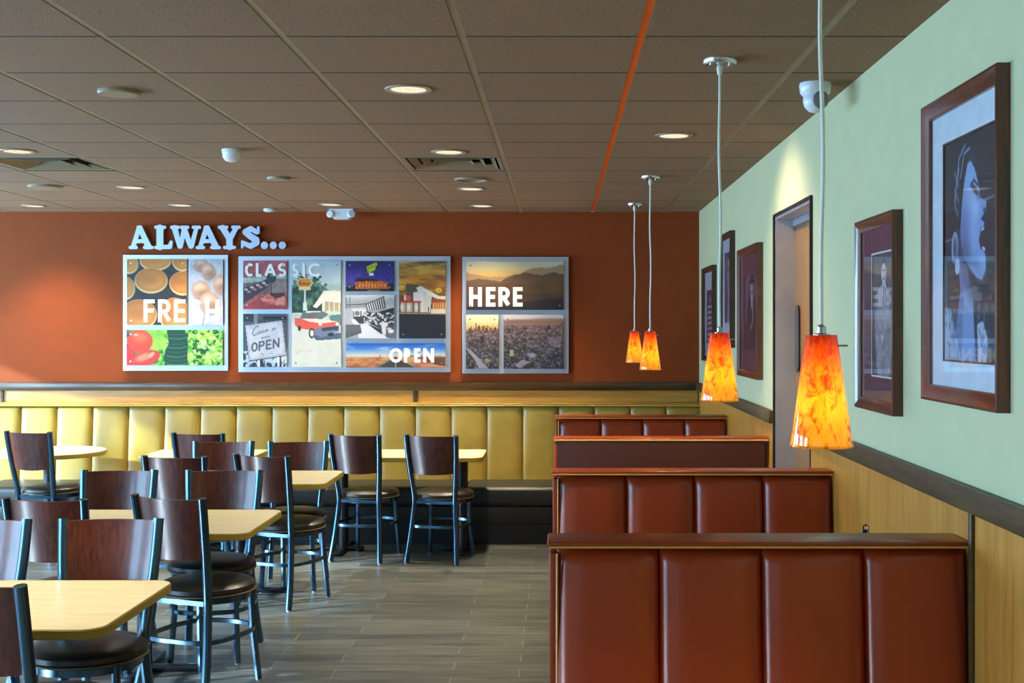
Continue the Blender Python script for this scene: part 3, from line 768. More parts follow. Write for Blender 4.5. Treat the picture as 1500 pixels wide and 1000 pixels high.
def im_open(c):
    c.fill((70, 82, 100)); c.rect(62, 497, 150, 560, (40, 46, 58)); c.rect(150, 497, 180, 580, (120, 130, 146)); c.rect(225, 515, 420, 545, (20, 24, 34)); c.rect(180, 545, 420, 575, (60, 70, 86))
    nn = c.n(30, 9, 3); c.put(((nn > .52) & (c.Y > 800)).astype(float), (180, 204, 222)); c.put(((nn < .42) & (c.Y > 800)).astype(float), (22, 40, 56))
    for x in (180, 340, 375): c.rect(x, 850, x + 16, 930, (226, 236, 240))
    c.poly([(70, 592), (385, 545), (418, 838), (110, 888)], (36, 46, 60)); c.poly([(78, 592), (380, 550), (412, 832), (112, 878)], (172, 182, 200)); c.poly([(92, 606), (368, 566), (396, 818), (124, 862)], (188, 196, 212)); c.grain(40, 6, .1)
    ink = (62, 72, 90)
    c.line([(190, 600), (172, 598), (148, 625), (138, 660), (150, 674), (176, 660)], 6, ink); c.line([(192, 640), (182, 652), (190, 664), (204, 650), (192, 640)], 4, ink)
    c.line([(208, 656), (216, 636), (222, 650), (230, 634), (236, 648), (244, 630), (250, 642), (262, 628), (256, 622), (252, 636), (270, 630)], 4, ink); c.line([(296, 636), (304, 616), (310, 630), (318, 610), (330, 622)], 4, ink)
    c.line([(208, 690), (213, 700), (219, 688), (225, 698), (230, 686)], 4, ink); c.line([(248, 682), (236, 684), (238, 694), (248, 692)], 3, ink); c.line([(254, 692), (253, 680), (262, 680), (264, 690)], 3, ink); c.line([(279, 676), (269, 678), (271, 688), (281, 686)], 3, ink)
    def L(P, w=13): c.line([(130 + u * 235 - (1 - v) * -2, 735 + v * 72 - u * 40) for u, v in P], w, ink)
    L([(.10 + .085 * math.cos(a), .5 + .45 * math.sin(a)) for a in np.linspace(0, 2 * PI, 20)])
    L([(.27, .98), (.27, .04), (.40, .06), (.43, .25), (.40, .48), (.28, .5)]); L([(.66, .04), (.52, .04), (.52, .96), (.67, .96)]); L([(.52, .5), (.64, .5)]); L([(.76, .98), (.76, .05), (.94, .95), (.94, .02)])
    c.line([(205, 815), (230, 830), (222, 836)], 4, ink, .8); c.line([(262, 828), (290, 818), (310, 822)], 4, ink, .6)
def im_car(c):
    c.grad([(65, (196, 214, 226)), (200, (206, 222, 226)), (480, (196, 214, 204)), (640, (214, 220, 214)), (930, (218, 222, 214))])
    nn = c.n(50, 11, 4)
    tree = (((c.X - 570) / 190) ** 2 + ((c.Y - 380) / 190) ** 2 + (nn - .5) * 1.2 < 1) & (c.Y < 490)
    c.put(tree.astype(float), (62, 104, 84)); c.put((tree & (nn > .55)).astype(float), (104, 140, 110)); c.put((tree & (nn < .42)).astype(float), (30, 64, 60)); c.ell(800, 290, 90, 30, (150, 178, 170), .6, 0, 30)
    c.rect(458, 500, 860, 560, (186, 206, 200)); c.poly([(630, 440), (720, 308), (860, 312), (860, 410), (720, 395), (660, 450)], (236, 230, 216)); c.poly([(725, 395), (860, 410), (860, 480), (725, 470)], (178, 164, 130)); c.rect(705, 395, 728, 540, (228, 224, 210))
    for x in (760, 800, 840): c.rect(x, 405, x + 6, 475, (230, 222, 200))
    c.rect(558, 85, 572, 470, (226, 226, 220)); c.poly([(495, 245), (520, 208), (605, 208), (630, 245), (605, 286), (520, 286)], (250, 222, 160)); c.poly([(503, 246), (524, 214), (601, 214), (622, 246), (601, 280), (524, 280)], (226, 148, 36))
    c.line([(515, 262), (520, 232), (532, 236), (530, 262), (518, 264)], 5, (150, 40, 20)); c.line([(538, 256), (545, 248), (548, 258), (556, 246), (558, 260), (566, 246), (570, 258), (578, 246), (582, 258), (590, 248), (586, 270)], 5, (150, 40, 20)); c.line([(596, 252), (606, 246), (602, 260)], 4, (150, 40, 20))
    c.rect(515, 288, 612, 306, (216, 206, 150)); c.poly([(552, 400), (578, 400), (584, 470), (548, 470)], (216, 230, 226))
    c.poly([(545, 490), (580, 470), (700, 470), (760, 500), (700, 545), (520, 540)], (96, 112, 116)); c.poly([(570, 478), (690, 474), (690, 484), (570, 488)], (226, 220, 206)); c.rect(590, 505, 640, 535, (140, 80, 76), .7)
    c.poly([(760, 510), (860, 500), (860, 590), (780, 580)], (88, 128, 128)); c.poly([(620, 670), (860, 650), (860, 700), (660, 715)], (74, 98, 120))
    c.poly([(484, 530), (560, 540), (840, 560), (845, 610), (700, 640), (640, 640), (600, 625), (520, 620), (484, 590)], (222, 92, 76)); c.poly([(530, 535), (700, 540), (830, 560), (700, 575), (600, 560)], (232, 220, 206)); c.poly([(655, 612), (838, 590), (842, 640), (700, 690), (640, 660)], (110, 124, 156)); c.poly([(700, 612), (838, 596), (838, 626), (705, 640)], (56, 60, 70))
    for x in (690, 828): c.ell(x, 580, 14, 14, (236, 230, 220))
    c.ell(620, 655, 24, 42, (30, 30, 36)); c.ell(622, 655, 15, 28, (226, 226, 226)); c.ell(520, 615, 12, 22, (30, 30, 36)); c.ell(775, 665, 24, 14, (30, 30, 40))
    c.line([(495, 830), (492, 800), (512, 788), (530, 796), (520, 812), (500, 812)], 4, (222, 150, 110), .8); c.line([(525, 806), (545, 796), (560, 808), (575, 796), (600, 804), (625, 796)], 4, (222, 150, 110), .7); c.line([(545, 858), (556, 850), (560, 862)], 3, (222, 150, 110), .6); c.grain(60, 14, .05)
def im_night(c):
    c.grad([(55, (30, 22, 92)), (250, (58, 40, 150)), (330, (70, 60, 150)), (345, (24, 22, 40)), (410, (12, 12, 22))])
    c.ell(130, 250, 140, 70, (92, 72, 176), .5, 0, 80); c.poly([(165, 300), (190, 250), (380, 262), (560, 320), (600, 335), (480, 320), (180, 302)], (36, 22, 30)); c.poly([(165, 305), (320, 290), (480, 295), (600, 345), (540, 385), (170, 380)], (196, 96, 26)); c.grain(22, 15, .4)
    for k in range(9): c.rect(190 + k * 38, 305, 204 + k * 38, 378, (120, 40, 14), .5); c.ell(215 + k * 36, 345, 8, 22, (250, 186, 70), .8, 0, 8)
    c.rect(50, 385, 620, 410, (10, 10, 16)); c.ell(580, 350, 40, 32, (14, 16, 30)); c.line([(55, 352), (130, 350)], 8, (190, 190, 200), .7)
    for k in range(10): c.ell(312 + k * 15, 402, 5, 5, (250, 224, 120))
    c.rect(345, 220, 355, 300, (70, 60, 70)); c.poly([(288, 120), (418, 66), (430, 110), (405, 168), (300, 204)], (14, 24, 12)); c.poly([(294, 124), (412, 72), (420, 108), (300, 158)], (196, 226, 30)); c.poly([(302, 164), (402, 122), (398, 164), (310, 196)], (196, 226, 30))
    for k in range(5): c.rect(306 + k * 23, 128 - k * 10, 318 + k * 23, 142 - k * 10, (30, 70, 14)); c.rect(316 + k * 17, 170 - k * 7, 325 + k * 17, 180 - k * 7, (30, 70, 14))
    c.rect(326, 194, 378, 226, (236, 236, 230))
def im_bw(c):
    c.grad([(455, (206, 214, 222)), (540, (150, 158, 168)), (600, (170, 176, 184)), (965, (150, 156, 166))])
    c.line([(50, 575), (300, 560), (490, 480)], 10, (28, 32, 38)); c.line([(50, 600), (300, 585)], 6, (40, 44, 52)); c.rect(50, 480, 62, 640, (60, 64, 72)); c.rect(95, 480, 104, 640, (60, 64, 72))
    c.poly([(290, 570), (490, 480), (520, 610), (310, 645)], (220, 224, 228))
    for k in range(9):
        u = k / 8; x = 290 + u * 200; c.line([(x, 570 - u * 92), (x + 24, 646 - u * 36)], 11 + 6 * u, (24, 28, 34))
    c.poly([(290, 650), (400, 660), (620, 600), (620, 660), (300, 690)], (24, 26, 32)); c.rect(50, 615, 140, 800, (170, 176, 186)); c.rect(130, 615, 285, 710, (206, 212, 218)); c.ell(185, 670, 30, 28, (110, 116, 124)); c.rect(135, 640, 150, 710, (60, 64, 70)); c.rect(225, 640, 240, 790, (40, 44, 50))
    c.poly([(140, 710), (290, 700), (280, 790), (150, 790)], (52, 56, 64)); c.poly([(250, 690), (620, 660), (620, 860), (470, 860), (300, 770)], (64, 70, 80)); nn = c.n(26, 17, 3); m = (c.X > 260) & (c.Y > 665) & (c.Y < 800); c.put((m & (nn > .56)).astype(float), (200, 206, 214)); c.put((m & (nn < .42)).astype(float), (22, 24, 30))
    c.poly([(190, 800), (300, 790), (560, 965), (200, 965)], (214, 220, 230)); c.poly([(300, 790), (470, 860), (480, 920), (420, 880)], (40, 44, 52)); c.poly([(460, 780), (550, 775), (520, 920), (490, 920)], (214, 218, 226)); c.poly([(520, 820), (620, 850), (620, 965), (520, 950)], (90, 96, 108)); c.ell(580, 880, 34, 22, (226, 230, 236)); c.ell(560, 850, 30, 12, (200, 206, 212))
    c.poly([(50, 800), (220, 800), (240, 900), (50, 965)], (84, 88, 96)); c.poly([(110, 740), (160, 740), (220, 800), (150, 800)], (220, 224, 228)); c.poly([(50, 810), (215, 815), (225, 880), (50, 900)], (96, 100, 108))
def im_sunset(c):
    c.grad([(60, (96, 78, 60)), (150, (150, 104, 44)), (220, (206, 146, 44)), (300, (196, 124, 34)), (420, (150, 96, 34)), (660, (90, 60, 40)), (690, (34, 36, 44)), (965, (28, 32, 44))])
    nn = c.n(120, 18, 4, .5, 2.2); sky = c.Y < 480; c.put((sky * np.clip((nn - .5) * 4, 0, 1)), (238, 186, 70), .8); c.put((sky * np.clip((.46 - nn) * 4, 0, 1)), (104, 74, 40), .8)
    c.poly([(760, 320), (900, 340), (1150, 470), (1225, 480), (1225, 660), (760, 660)], (74, 60, 46)); c.poly([(760, 320), (900, 345), (890, 420), (840, 420), (840, 530), (760, 520)], (96, 80, 60))
    c.poly([(875, 370), (930, 350), (1140, 465), (1225, 468), (1225, 510), (1130, 505), (960, 425), (960, 660), (845, 660), (845, 425), (900, 415)], (236, 226, 220)); c.poly([(960, 430), (1060, 470), (1040, 660), (960, 660)], (216, 210, 200)); c.poly([(1060, 490), (1225, 510), (1225, 650), (1050, 650)], (150, 70, 36))
    for k in range(6): c.rect(1075 + k * 27, 545, 1090 + k * 27, 620, (246, 190, 110), .8)
    c.poly([(690, 470), (740, 455), (835, 465), (835, 530), (690, 530)], (110, 60, 40)); c.ell(785, 490, 34, 34, (206, 90, 70)); c.rect(738, 455, 752, 520, (240, 230, 220)); c.rect(675, 525, 940, 545, (196, 40, 26)); c.rect(690, 545, 930, 660, (176, 160, 140))
    for x in (685, 752, 835, 900): c.rect(x, 545, x + 12, 665, (50, 40, 40))
    for x in (700, 780, 870): c.ell(x + 10, 600, 22, 46, (240, 236, 224), .85, 0, 20)
    c.rect(1050, 620, 1225, 668, (214, 204, 190)); c.line([(675, 670), (1225, 676)], 10, (226, 210, 170), .7); c.rect(1015, 595, 1030, 650, (60, 50, 50))
    for (x, y, rx, ry) in ((708, 372, 32, 27), (1140, 400, 36, 27)): c.ell(x, y, rx, ry, (246, 206, 40)); c.ell(x, y + 2, rx * .55, ry * .42, (150, 96, 20)); c.line([(x - rx * .5, y), (x + rx * .5, y - 4)], 7, (246, 206, 40))
    for k in range(10): c.line([(675, 720 + k * 22), (1225, 715 + k * 24)], 3, (44, 46, 54), .35)
def im_road(c):
    c.grad([(115, (24, 84, 190)), (190, (70, 134, 214)), (250, (170, 196, 220)), (288, (226, 214, 200)), (300, (206, 160, 120)), (435, (170, 92, 56))])
    nn = c.n(140, 21, 4, .5, 2.4); c.put((c.Y < 270) * np.clip((nn - .55) * 4, 0, 1), (196, 216, 236), .7); m = c.Y > 300; n2 = c.n(60, 22, 4, .6, 2); c.put(m * np.clip((n2 - .5) * 4, 0, 1), (222, 170, 110), .7); c.put(m * np.clip((.45 - n2) * 4, 0, 1), (140, 58, 34), .7)
    c.ell(280, 365, 90, 22, (216, 150, 60), .6, 0, 20); c.poly([(880, 270), (1388, 285), (1388, 300), (860, 300)], (120, 100, 96), .7); c.poly([(1000, 300), (1388, 300), (1388, 420), (1250, 400)], (84, 44, 34), .75); c.rect(510, 268, 524, 305, (150, 110, 90))
    c.poly([(690, 305), (745, 305), (1020, 435), (440, 435)], (58, 60, 62)); c.line([(680, 320), (470, 432)], 6, (220, 214, 200)); c.line([(760, 320), (990, 432)], 6, (220, 214, 200)); c.line([(722, 360), (722, 432)], 10, (230, 200, 140)); c.poly([(1060, 400), (1200, 380), (1388, 430), (1388, 435), (1050, 435)], (216, 150, 120), .7); c.poly([(690, 330), (722, 280), (750, 330)], (66, 70, 84))
def im_hills(c):
    c.grad([(70, (222, 210, 186)), (130, (240, 214, 156)), (180, (240, 190, 110)), (260, (200, 140, 66)), (465, (60, 44, 40))])
    def ridge(P, col, seed, a=1.):
        xs = [p[0] for p in P]; ys = np.interp(c.X, xs, [p[1] for p in P]) + (c.n(40, seed, 3) - .5) * 22; c.put(np.clip((c.Y - ys) / c.px + .5, 0, 1), col, a)
    ridge([(45, 165), (150, 185), (330, 200), (500, 165), (560, 130), (700, 118), (838, 100)], (176, 138, 106), 31, .85); ridge([(45, 225), (160, 215), (320, 235), (400, 190), (520, 165), (640, 185), (760, 160), (838, 180)], (112, 82, 58), 32); ridge([(45, 270), (240, 255), (420, 250), (620, 260), (838, 250)], (94, 66, 42), 33, .8); ridge([(45, 340), (300, 330), (560, 330), (838, 345)], (76, 56, 44), 34, .85); ridge([(45, 440), (300, 430), (560, 395), (838, 370)], (44, 36, 40), 35)
    c.ell(760, 280, 60, 60, (150, 110, 40), .4, 0, 70); c.line([(680, 124), (770, 114)], 6, (240, 226, 210), .7)
def city(c, seed, hz):
    x0, y0, x1, y1 = c.b; y = np.clip((c.Y - hz) / (y1 - hz), 0, 1); s = 12 + 22 * y; nn = c.n(20, seed, 3, 1., 1.6); n2 = c.n(46, seed + 1, 4, .8, 1.6); n3 = c.n(11, seed + 2, 2)
    m = (c.Y > hz).astype(float); base = np.stack([np.interp(y, [0, .4, 1], v) for v in ([116, 70, 42], [92, 62, 46], [92, 64, 56])], -1); c.put(m, base)
    c.put(m * np.clip((nn - .55) * 6, 0, 1), (150, 136, 146), .6); c.put(m * np.clip((.43 - nn) * 7, 0, 1), (26, 26, 34), .8); c.put(m * np.clip((n2 - .58) * 7, 0, 1) * y, (104, 110, 156), .6); c.put(m * np.clip((.42 - n2) * 7, 0, 1) * y, (30, 42, 30), .7); c.put(m * (n3 > .72), (200, 186, 178), .6)
def im_skyline(c):
    c.grad([(508, (206, 214, 190)), (560, (232, 214, 160)), (625, (222, 176, 110)), (640, (150, 120, 96)), (945, (60, 54, 60))]); city(c, 41, 632)
    r = np.random.default_rng(5)
    for k in range(24):
        x = 60 + k * 10.3; h = r.uniform(12, 46) if 1 < k < 22 else 14; c.rect(x, 630 - h, x + r.uniform(6, 12), 640, (86, 62, 44))
    c.rect(118, 570, 128, 640, (70, 50, 40)); c.rect(160, 680, 188, 735, (40, 40, 50)); c.poly([(42, 765), (90, 800), (230, 945), (150, 945), (120, 880), (42, 780)], (152, 154, 164)); c.ell(215, 880, 24, 18, (190, 190, 110), .6, 0, 10)
def im_city(c):
    c.grad([(508, (196, 200, 206)), (545, (206, 186, 176)), (560, (150, 116, 104)), (945, (60, 52, 60))]); city(c, 51, 590)
    c.ell(470, 560, 130, 18, (122, 96, 96), .8, 0, 12); c.ell(700, 556, 180, 22, (140, 100, 84), .8, 0, 14); c.line([(680, 690), (838, 570)], 8, (60, 48, 50)); c.poly([(700, 690), (820, 680), (810, 770), (730, 760)], (170, 150, 164), .5); c.rect(398, 790, 430, 840, (196, 186, 130), .8); c.poly([(440, 920), (500, 870), (560, 890), (480, 940)], (176, 160, 176), .8); c.ell(580, 835, 34, 20, (170, 160, 190), .8)

# pictures on the right wall (0..1 across, 0..1.4 down)
def im_singer(c):
    c.fill((20, 22, 36)); c.grain(.4, 61, .35); c.line([(0, .63), (.3, .62)], .012, (110, 110, 120)); c.line([(.7, .44), (1, .43)], .012, (130, 130, 140))
    c.poly([(.28, .74), (.44, .80), (.56, 1.0), (.62, 1.4), (.14, 1.4), (.26, 1.15), (.33, .95)], (108, 124, 168)); c.poly([(.40, .86), (.56, 1.0), (.60, 1.4), (.36, 1.4)], (128, 150, 196))
    c.ell(.30, .38, .22, .27, (14, 16, 26), 1, .3, .03); c.ell(.38, .17, .15, .13, (16, 18, 30), 1, .4, .03)
    face = [(.36, .30), (.44, .19), (.52, .18), (.60, .24), (.65, .32), (.68, .38), (.69, .42), (.74, .43), (.80, .45), (.79, .50), (.73, .53), (.70, .545), (.76, .565), (.76, .585), (.70, .61), (.67, .67), (.70, .72), (.76, .735), (.79, .77), (.79, .84), (.72, .90), (.62, .88), (.50, .82), (.40, .76), (.34, .64), (.32, .46)]
    c.poly(face, (134, 158, 208)); c.ell(.50, .46, .13, .26, (160, 184, 228), .7, -.1, .14); c.ell(.70, .83, .08, .06, (156, 180, 222), .7, 0, .08); c.poly([(.70, .60), (.75, .59), (.78, .73), (.72, .715), (.685, .67)], (24, 20, 34)); c.line([(.72, .61), (.755, .60)], .014, (220, 224, 236)); c.line([(.735, .715), (.77, .725)], .02, (200, 206, 226))
    c.ell(.40, .62, .10, .20, (92, 108, 156), .75, -.1, .14); c.ell(.62, .47, .05, .06, (184, 204, 240), .6, 0, .08); c.ell(.60, .80, .12, .05, (96, 112, 160), .6, .5, .08); c.ell(.52, .96, .13, .05, (58, 70, 108), .8, .6, .08)
    c.poly([(.22, .34), (.30, .16), (.40, .10), (.52, .13), (.46, .20), (.40, .30), (.36, .42), (.33, .58), (.26, .56)], (16, 18, 30)); c.ell(.66, .40, .03, .03, (100, 116, 166), .6, 0, .04)
    c.ell(.60, .36, .07, .018, (26, 26, 44), 1, .5, .02); c.line([(.52, .33), (.58, .30), (.65, .34)], .016, (30, 30, 48)); c.ell(.765, .495, .018, .014, (36, 34, 54), 1, 0, .015); c.ell(.42, .75, .08, .1, (60, 70, 104), .5, 0, .1)
    c.ell(.22, .68, .065, .10, (150, 160, 196), 1, .1); c.ell(.225, .69, .035, .07, (50, 54, 84), .8, 0, .03); c.ell(.27, .80, .045, .05, (190, 196, 224)); nn = c.n(.05, 62, 2)
    for P in ([(.26, .30), (.30, .14), (.42, .07)], [(.33, .26), (.40, .12), (.50, .10)], [(.22, .40), (.26, .28), (.30, .20)]): c.line(P, .016, (150, 170, 220), .8)
    for k in range(14): c.ell(.22 + .018 * (k % 5), .22 + .02 * k, .014, .02, (120, 140, 190), .6, .5)
    c.poly([(.0, 1.05), (.14, 1.06), (.36, 1.4), (.0, 1.4)], (160, 168, 190)); c.poly([(.64, 1.16), (.74, 1.14), (.82, 1.24), (.80, 1.4), (.66, 1.4)], (176, 184, 206)); n2 = c.n(.04, 63, 2); c.put(((n2 < .4) & (c.Y > 1.05) & ((c.X < .34) | (c.X > .64)) & (c.X < .84)).astype(float), (96, 104, 136), .7)
def figure(c, bg, skin, coat, hat=None, lean=.0, seed=1):
    c.fill(bg); c.grain(.25, seed, .5); c.rect(0, .95, .25, 1.4, tuple(x * .7 for x in bg)); c.rect(.7, .3, 1, .9, tuple(min(255, x * 1.5) for x in bg), .5)
    c.poly([(.22 + lean, .46), (.44, .36), (.60, .36), (.80 + lean, .48), (.88, .95), (.78, 1.4), (.24, 1.4), (.14, .95)], coat); c.poly([(.44, .36), (.60, .36), (.56, .62), (.5, .64)], (214, 206, 214)); c.line([(.52, .40), (.53, .62)], .03, (40, 34, 44))
    c.ell(.52, .24, .11, .145, skin); c.ell(.48, .22, .06, .09, tuple(min(255, x * 1.2) for x in skin), .7, 0, .07)
    c.poly([(.41, .22), (.42, .11), (.54, .06), (.65, .13), (.64, .20), (.56, .14), (.47, .15)], (30, 26, 34)); c.line([(.46, .22), (.50, .215)], .014, (34, 28, 36)); c.line([(.55, .215), (.59, .22)], .014, (34, 28, 36)); c.line([(.49, .315), (.56, .31)], .014, (80, 50, 56))
    c.line([(.24 + lean, .52), (.16, .82), (.42, .95)], .11, tuple(x * .85 for x in coat)); c.line([(.80 + lean, .52), (.90, .80), (.60, .98)], .11, tuple(x * .85 for x in coat)); c.ell(.46, .96, .06, .045, skin); c.line([(.5, .98), (.5, 1.4)], .02, tuple(x * .5 for x in coat)); c.grain(.06, seed + 3, .25)
def im_leaning(c): figure(c, (84, 70, 80), (196, 182, 196), (150, 140, 152), None, -.03, 71)
def im_hatman(c):
    figure(c, (96, 78, 92), (160, 138, 150), (44, 34, 46), None, .02, 75); c.ell(.52, .13, .22, .035, (24, 20, 28)); c.poly([(.42, .13), (.43, .02), (.61, .02), (.62, .13)], (30, 24, 34)); c.line([(.58, .5), (.62, .7), (.56, .9)], .05, (190, 176, 186), .8)
def im_dancer(c):
    c.fill((80, 66, 96)); c.grain(.3, 81, .4); c.poly([(.5, .3), (.7, .5), (.62, .9), (.75, 1.4), (.3, 1.4), (.4, .9), (.3, .5)], (150, 140, 170)); c.ell(.5, .2, .1, .13, (190, 180, 196)); c.poly([(.38, .2), (.4, .08), (.6, .06), (.64, .2), (.5, .12)], (26, 22, 36)); c.line([(.32, .5), (.15, .25), (.3, .05)], .07, (176, 166, 186)); c.line([(.68, .5), (.9, .7), (.8, 1.0)], .07, (176, 166, 186)); c.grain(.08, 83, .25)
def im_stripes(c):
    c.fill((70, 58, 96)); c.grain(.3, 91, .3)
    for k in range(7): c.poly([(.1, .42 + k * .14), (.92, .40 + k * .14), (.92, .46 + k * .14), (.1, .485 + k * .14)], (206, 204, 226))
    c.ell(.5, .2, .14, .16, (150, 140, 170)); c.poly([(.35, .18), (.38, .05), (.62, .04), (.66, .2), (.5, .1)], (26, 22, 36)); c.grain(.1, 93, .15)

def picture(name, paint, box, P00, U, Vv, N, mat, parent, step, thick=.004, ink=1.):
    """box = painting coordinates; P00 = top-left corner, U/Vv = full edge vectors, N = outward normal"""
    U, Vv, N, P00 = Vector(U), Vector(Vv), Vector(N), Vector(P00)
    nx = max(2, int(U.length / step)); ny = max(2, int(Vv.length / step))
    c = Canvas(*box, nx, ny); paint(c)
    C = np.clip(c.C, 0, 255) / 255.; C = np.where(C <= .04045, C / 12.92, ((C + .055) / 1.055) ** 2.4) * ink
    uu, vv = np.meshgrid(np.linspace(0, 1, nx), np.linspace(0, 1, ny))
    P = np.array(P00)[None, None] + uu[..., None] * np.array(U) + vv[..., None] * np.array(Vv)
    front = P.reshape(-1, 3); idx = np.arange(nx * ny).reshape(ny, nx)
    quads = np.stack([idx[:-1, :-1], idx[1:, :-1], idx[1:, 1:], idx[:-1, 1:]], -1).reshape(-1, 4).tolist()
    back = [tuple(Vector(front[i]) - N * thick) for i in (0, nx - 1, nx * ny - 1, nx * (ny - 1))]
    top = idx[0].tolist(); right = idx[:, -1].tolist(); bot = idx[-1][::-1].tolist(); left = idx[:, 0][::-1].tolist(); B = nx * ny
    quads += [tuple(top[::-1] + [B, B + 1]) [:], tuple(right[::-1] + [B + 1, B + 2]), tuple(bot[::-1] + [B + 2, B + 3]), tuple(left[::-1] + [B + 3, B])]
    quads.append((B, B + 1, B + 2, B + 3))
    me = bpy.data.meshes.new(name); me.from_pydata([tuple(p) for p in front] + back, [], [tuple(q) for q in quads])
    at_ = me.color_attributes.new('Col', 'FLOAT_COLOR', 'POINT'); A = np.ones((nx * ny + 4, 4)); A[:nx * ny, :3] = C.reshape(-1, 3); A[nx * ny:, :3] = .3
    at_.data.foreach_set('color', A.astype(np.float32).ravel()); me.materials.append(M[mat]); me.validate()
    o = bpy.data.objects.new(name, me); COL.objects.link(o); o.parent = parent; return o

# lettering made of round or square ended strokes
def capsule(p, q, r0, r1, n=8):
    p, q = Vector(p), Vector(q); d = q - p
    if d.length < 1e-6: return [(p.x + r0 * math.cos(2 * PI * i / (2 * n)), p.y + r0 * math.sin(2 * PI * i / (2 * n))) for i in range(2 * n)]
    a = math.atan2(d.y, d.x); k = math.acos(max(-1, min(1, (r0 - r1) / d.length)))
    A = [(q.x + r1 * math.cos(a - k + 2 * k * i / n), q.y + r1 * math.sin(a - k + 2 * k * i / n)) for i in range(n + 1)]
    B = [(p.x + r0 * math.cos(a + k + (2 * PI - 2 * k) * i / n), p.y + r0 * math.sin(a + k + (2 * PI - 2 * k) * i / n)) for i in range(n + 1)]
    return A + B
def arc(cx, cy, rx, ry, a0, a1, n=14): return [(cx + rx * math.cos(math.radians(a0 + (a1 - a0) * i / n)), cy + ry * math.sin(math.radians(a0 + (a1 - a0) * i / n))) for i in range(n + 1)]
# sans capitals: polylines in a box 1 high and w wide
SANS = {
 'F': (.5, [[(0, 0), (0, 1)], [(0, 1), (.5, 1)], [(0, .52), (.44, .52)]]), 'E': (.5, [[(0, 0), (0, 1)], [(0, 1), (.5, 1)], [(0, .5), (.46, .5)], [(0, 0), (.5, 0)]]),
 'R': (.55, [[(0, 0), (0, 1)], [(0, 1), (.25, 1)] + arc(.25, .73, .27, .27, 90, -90) + [(0, .46)], [(.22, .46), (.55, 0)]]), 'H': (.58, [[(0, 0), (0, 1)], [(.58, 0), (.58, 1)], [(0, .5), (.58, .5)]]),
 'S': (.5, [arc(.25, .74, .25, .26, 30, 270) + arc(.25, .24, .26, .25, 90, -150)]), 'C': (.72, [arc(.5, .5, .5, .5, 50, 310)]), 'L': (.42, [[(0, 1), (0, 0)], [(0, 0), (.42, 0)]]), 'A': (.8, [[(0, 0), (.4, 1)], [(.4, 1), (.8, 0)], [(.16, .32), (.64, .32)]]),
 'I': (.0, [[(0, 0), (0, 1)]]), 'O': (.96, [arc(.48, .5, .48, .5, 0, 360, 28)]), 'P': (.5, [[(0, 0), (0, 1)], [(0, 1), (.25, 1)] + arc(.25, .72, .27, .28, 90, -90) + [(0, .44)]]), 'N': (.66, [[(0, 0), (0, 1)], [(0, 1), (.66, 0)], [(.66, 0), (.66, 1)]])}
def glyph(mb, ch, x0, x1, z0, z1, y, t, depth=.003, shift=(0, 0)):
    """fills the box x0..x1, z0..z1 on the plane y (facing -Y) with strokes t wide"""
    w, L = SANS[ch]; n = 0; sx = (x1 - x0 - t) / w if w else 1; sz = z1 - z0 - t
    for P in L:
        Q = [(x0 + t / 2 + u * sx, z0 + t / 2 + v * sz) for u, v in P]
        if len(Q) == 2:      # square-ended bar
            (ax, az), (bx, bz) = Q; d = Vector((bx - ax, bz - az)).normalized(); e = d * t / 2; s = Vector((-d.y, d.x)) * t / 2
            if abs(d.x) > .02 and abs(d.y) > .02: e = d * t * .12
            poly = [(ax - e.x + s.x, az - e.y + s.y), (ax - e.x - s.x, az - e.y - s.y), (bx + e.x - s.x, bz + e.y - s.y), (bx + e.x + s.x, bz + e.y + s.y)]
            h = depth + n * .00012; n += 1; mb.prism(poly, lambda u, v, hh: (u, y - hh, v), .0, h)
        else:
            V = []; k = len(Q)
            closed = (Vector(Q[0]) - Vector(Q[-1])).length < 1e-5
            for i in range(k):
                a = Q[i - 1] if i else (Q[-2] if closed else Q[0]); b = Q[i + 1] if i < k - 1 else (Q[1] if closed else Q[-1]); d = Vector((b[0] - a[0], b[1] - a[1])).normalized(); s = Vector((-d.y, d.x)) * t / 2
                V.append(((Q[i][0] + s.x, Q[i][1] + s.y), (Q[i][0] - s.x, Q[i][1] - s.y)))
            h = depth + n * .00012; n += 1
            VV = []
            for (l, r) in V: VV += [(l[0], y - h, l[1]), (r[0], y - h, r[1]), (l[0], y, l[1]), (r[0], y, r[1])]
            Fc = []
            for i in range(k - 1):
                a = 4 * i; b = a + 4; Fc += [(a, a + 1, b + 1, b), (a, b, b + 2, a + 2), (a + 1, a + 3, b + 3, b + 1)]
            Fc += [(0, 2, 3, 1), (4 * k - 4, 4 * k - 3, 4 * k - 1, 4 * k - 2)]; mb.add(VV, Fc)

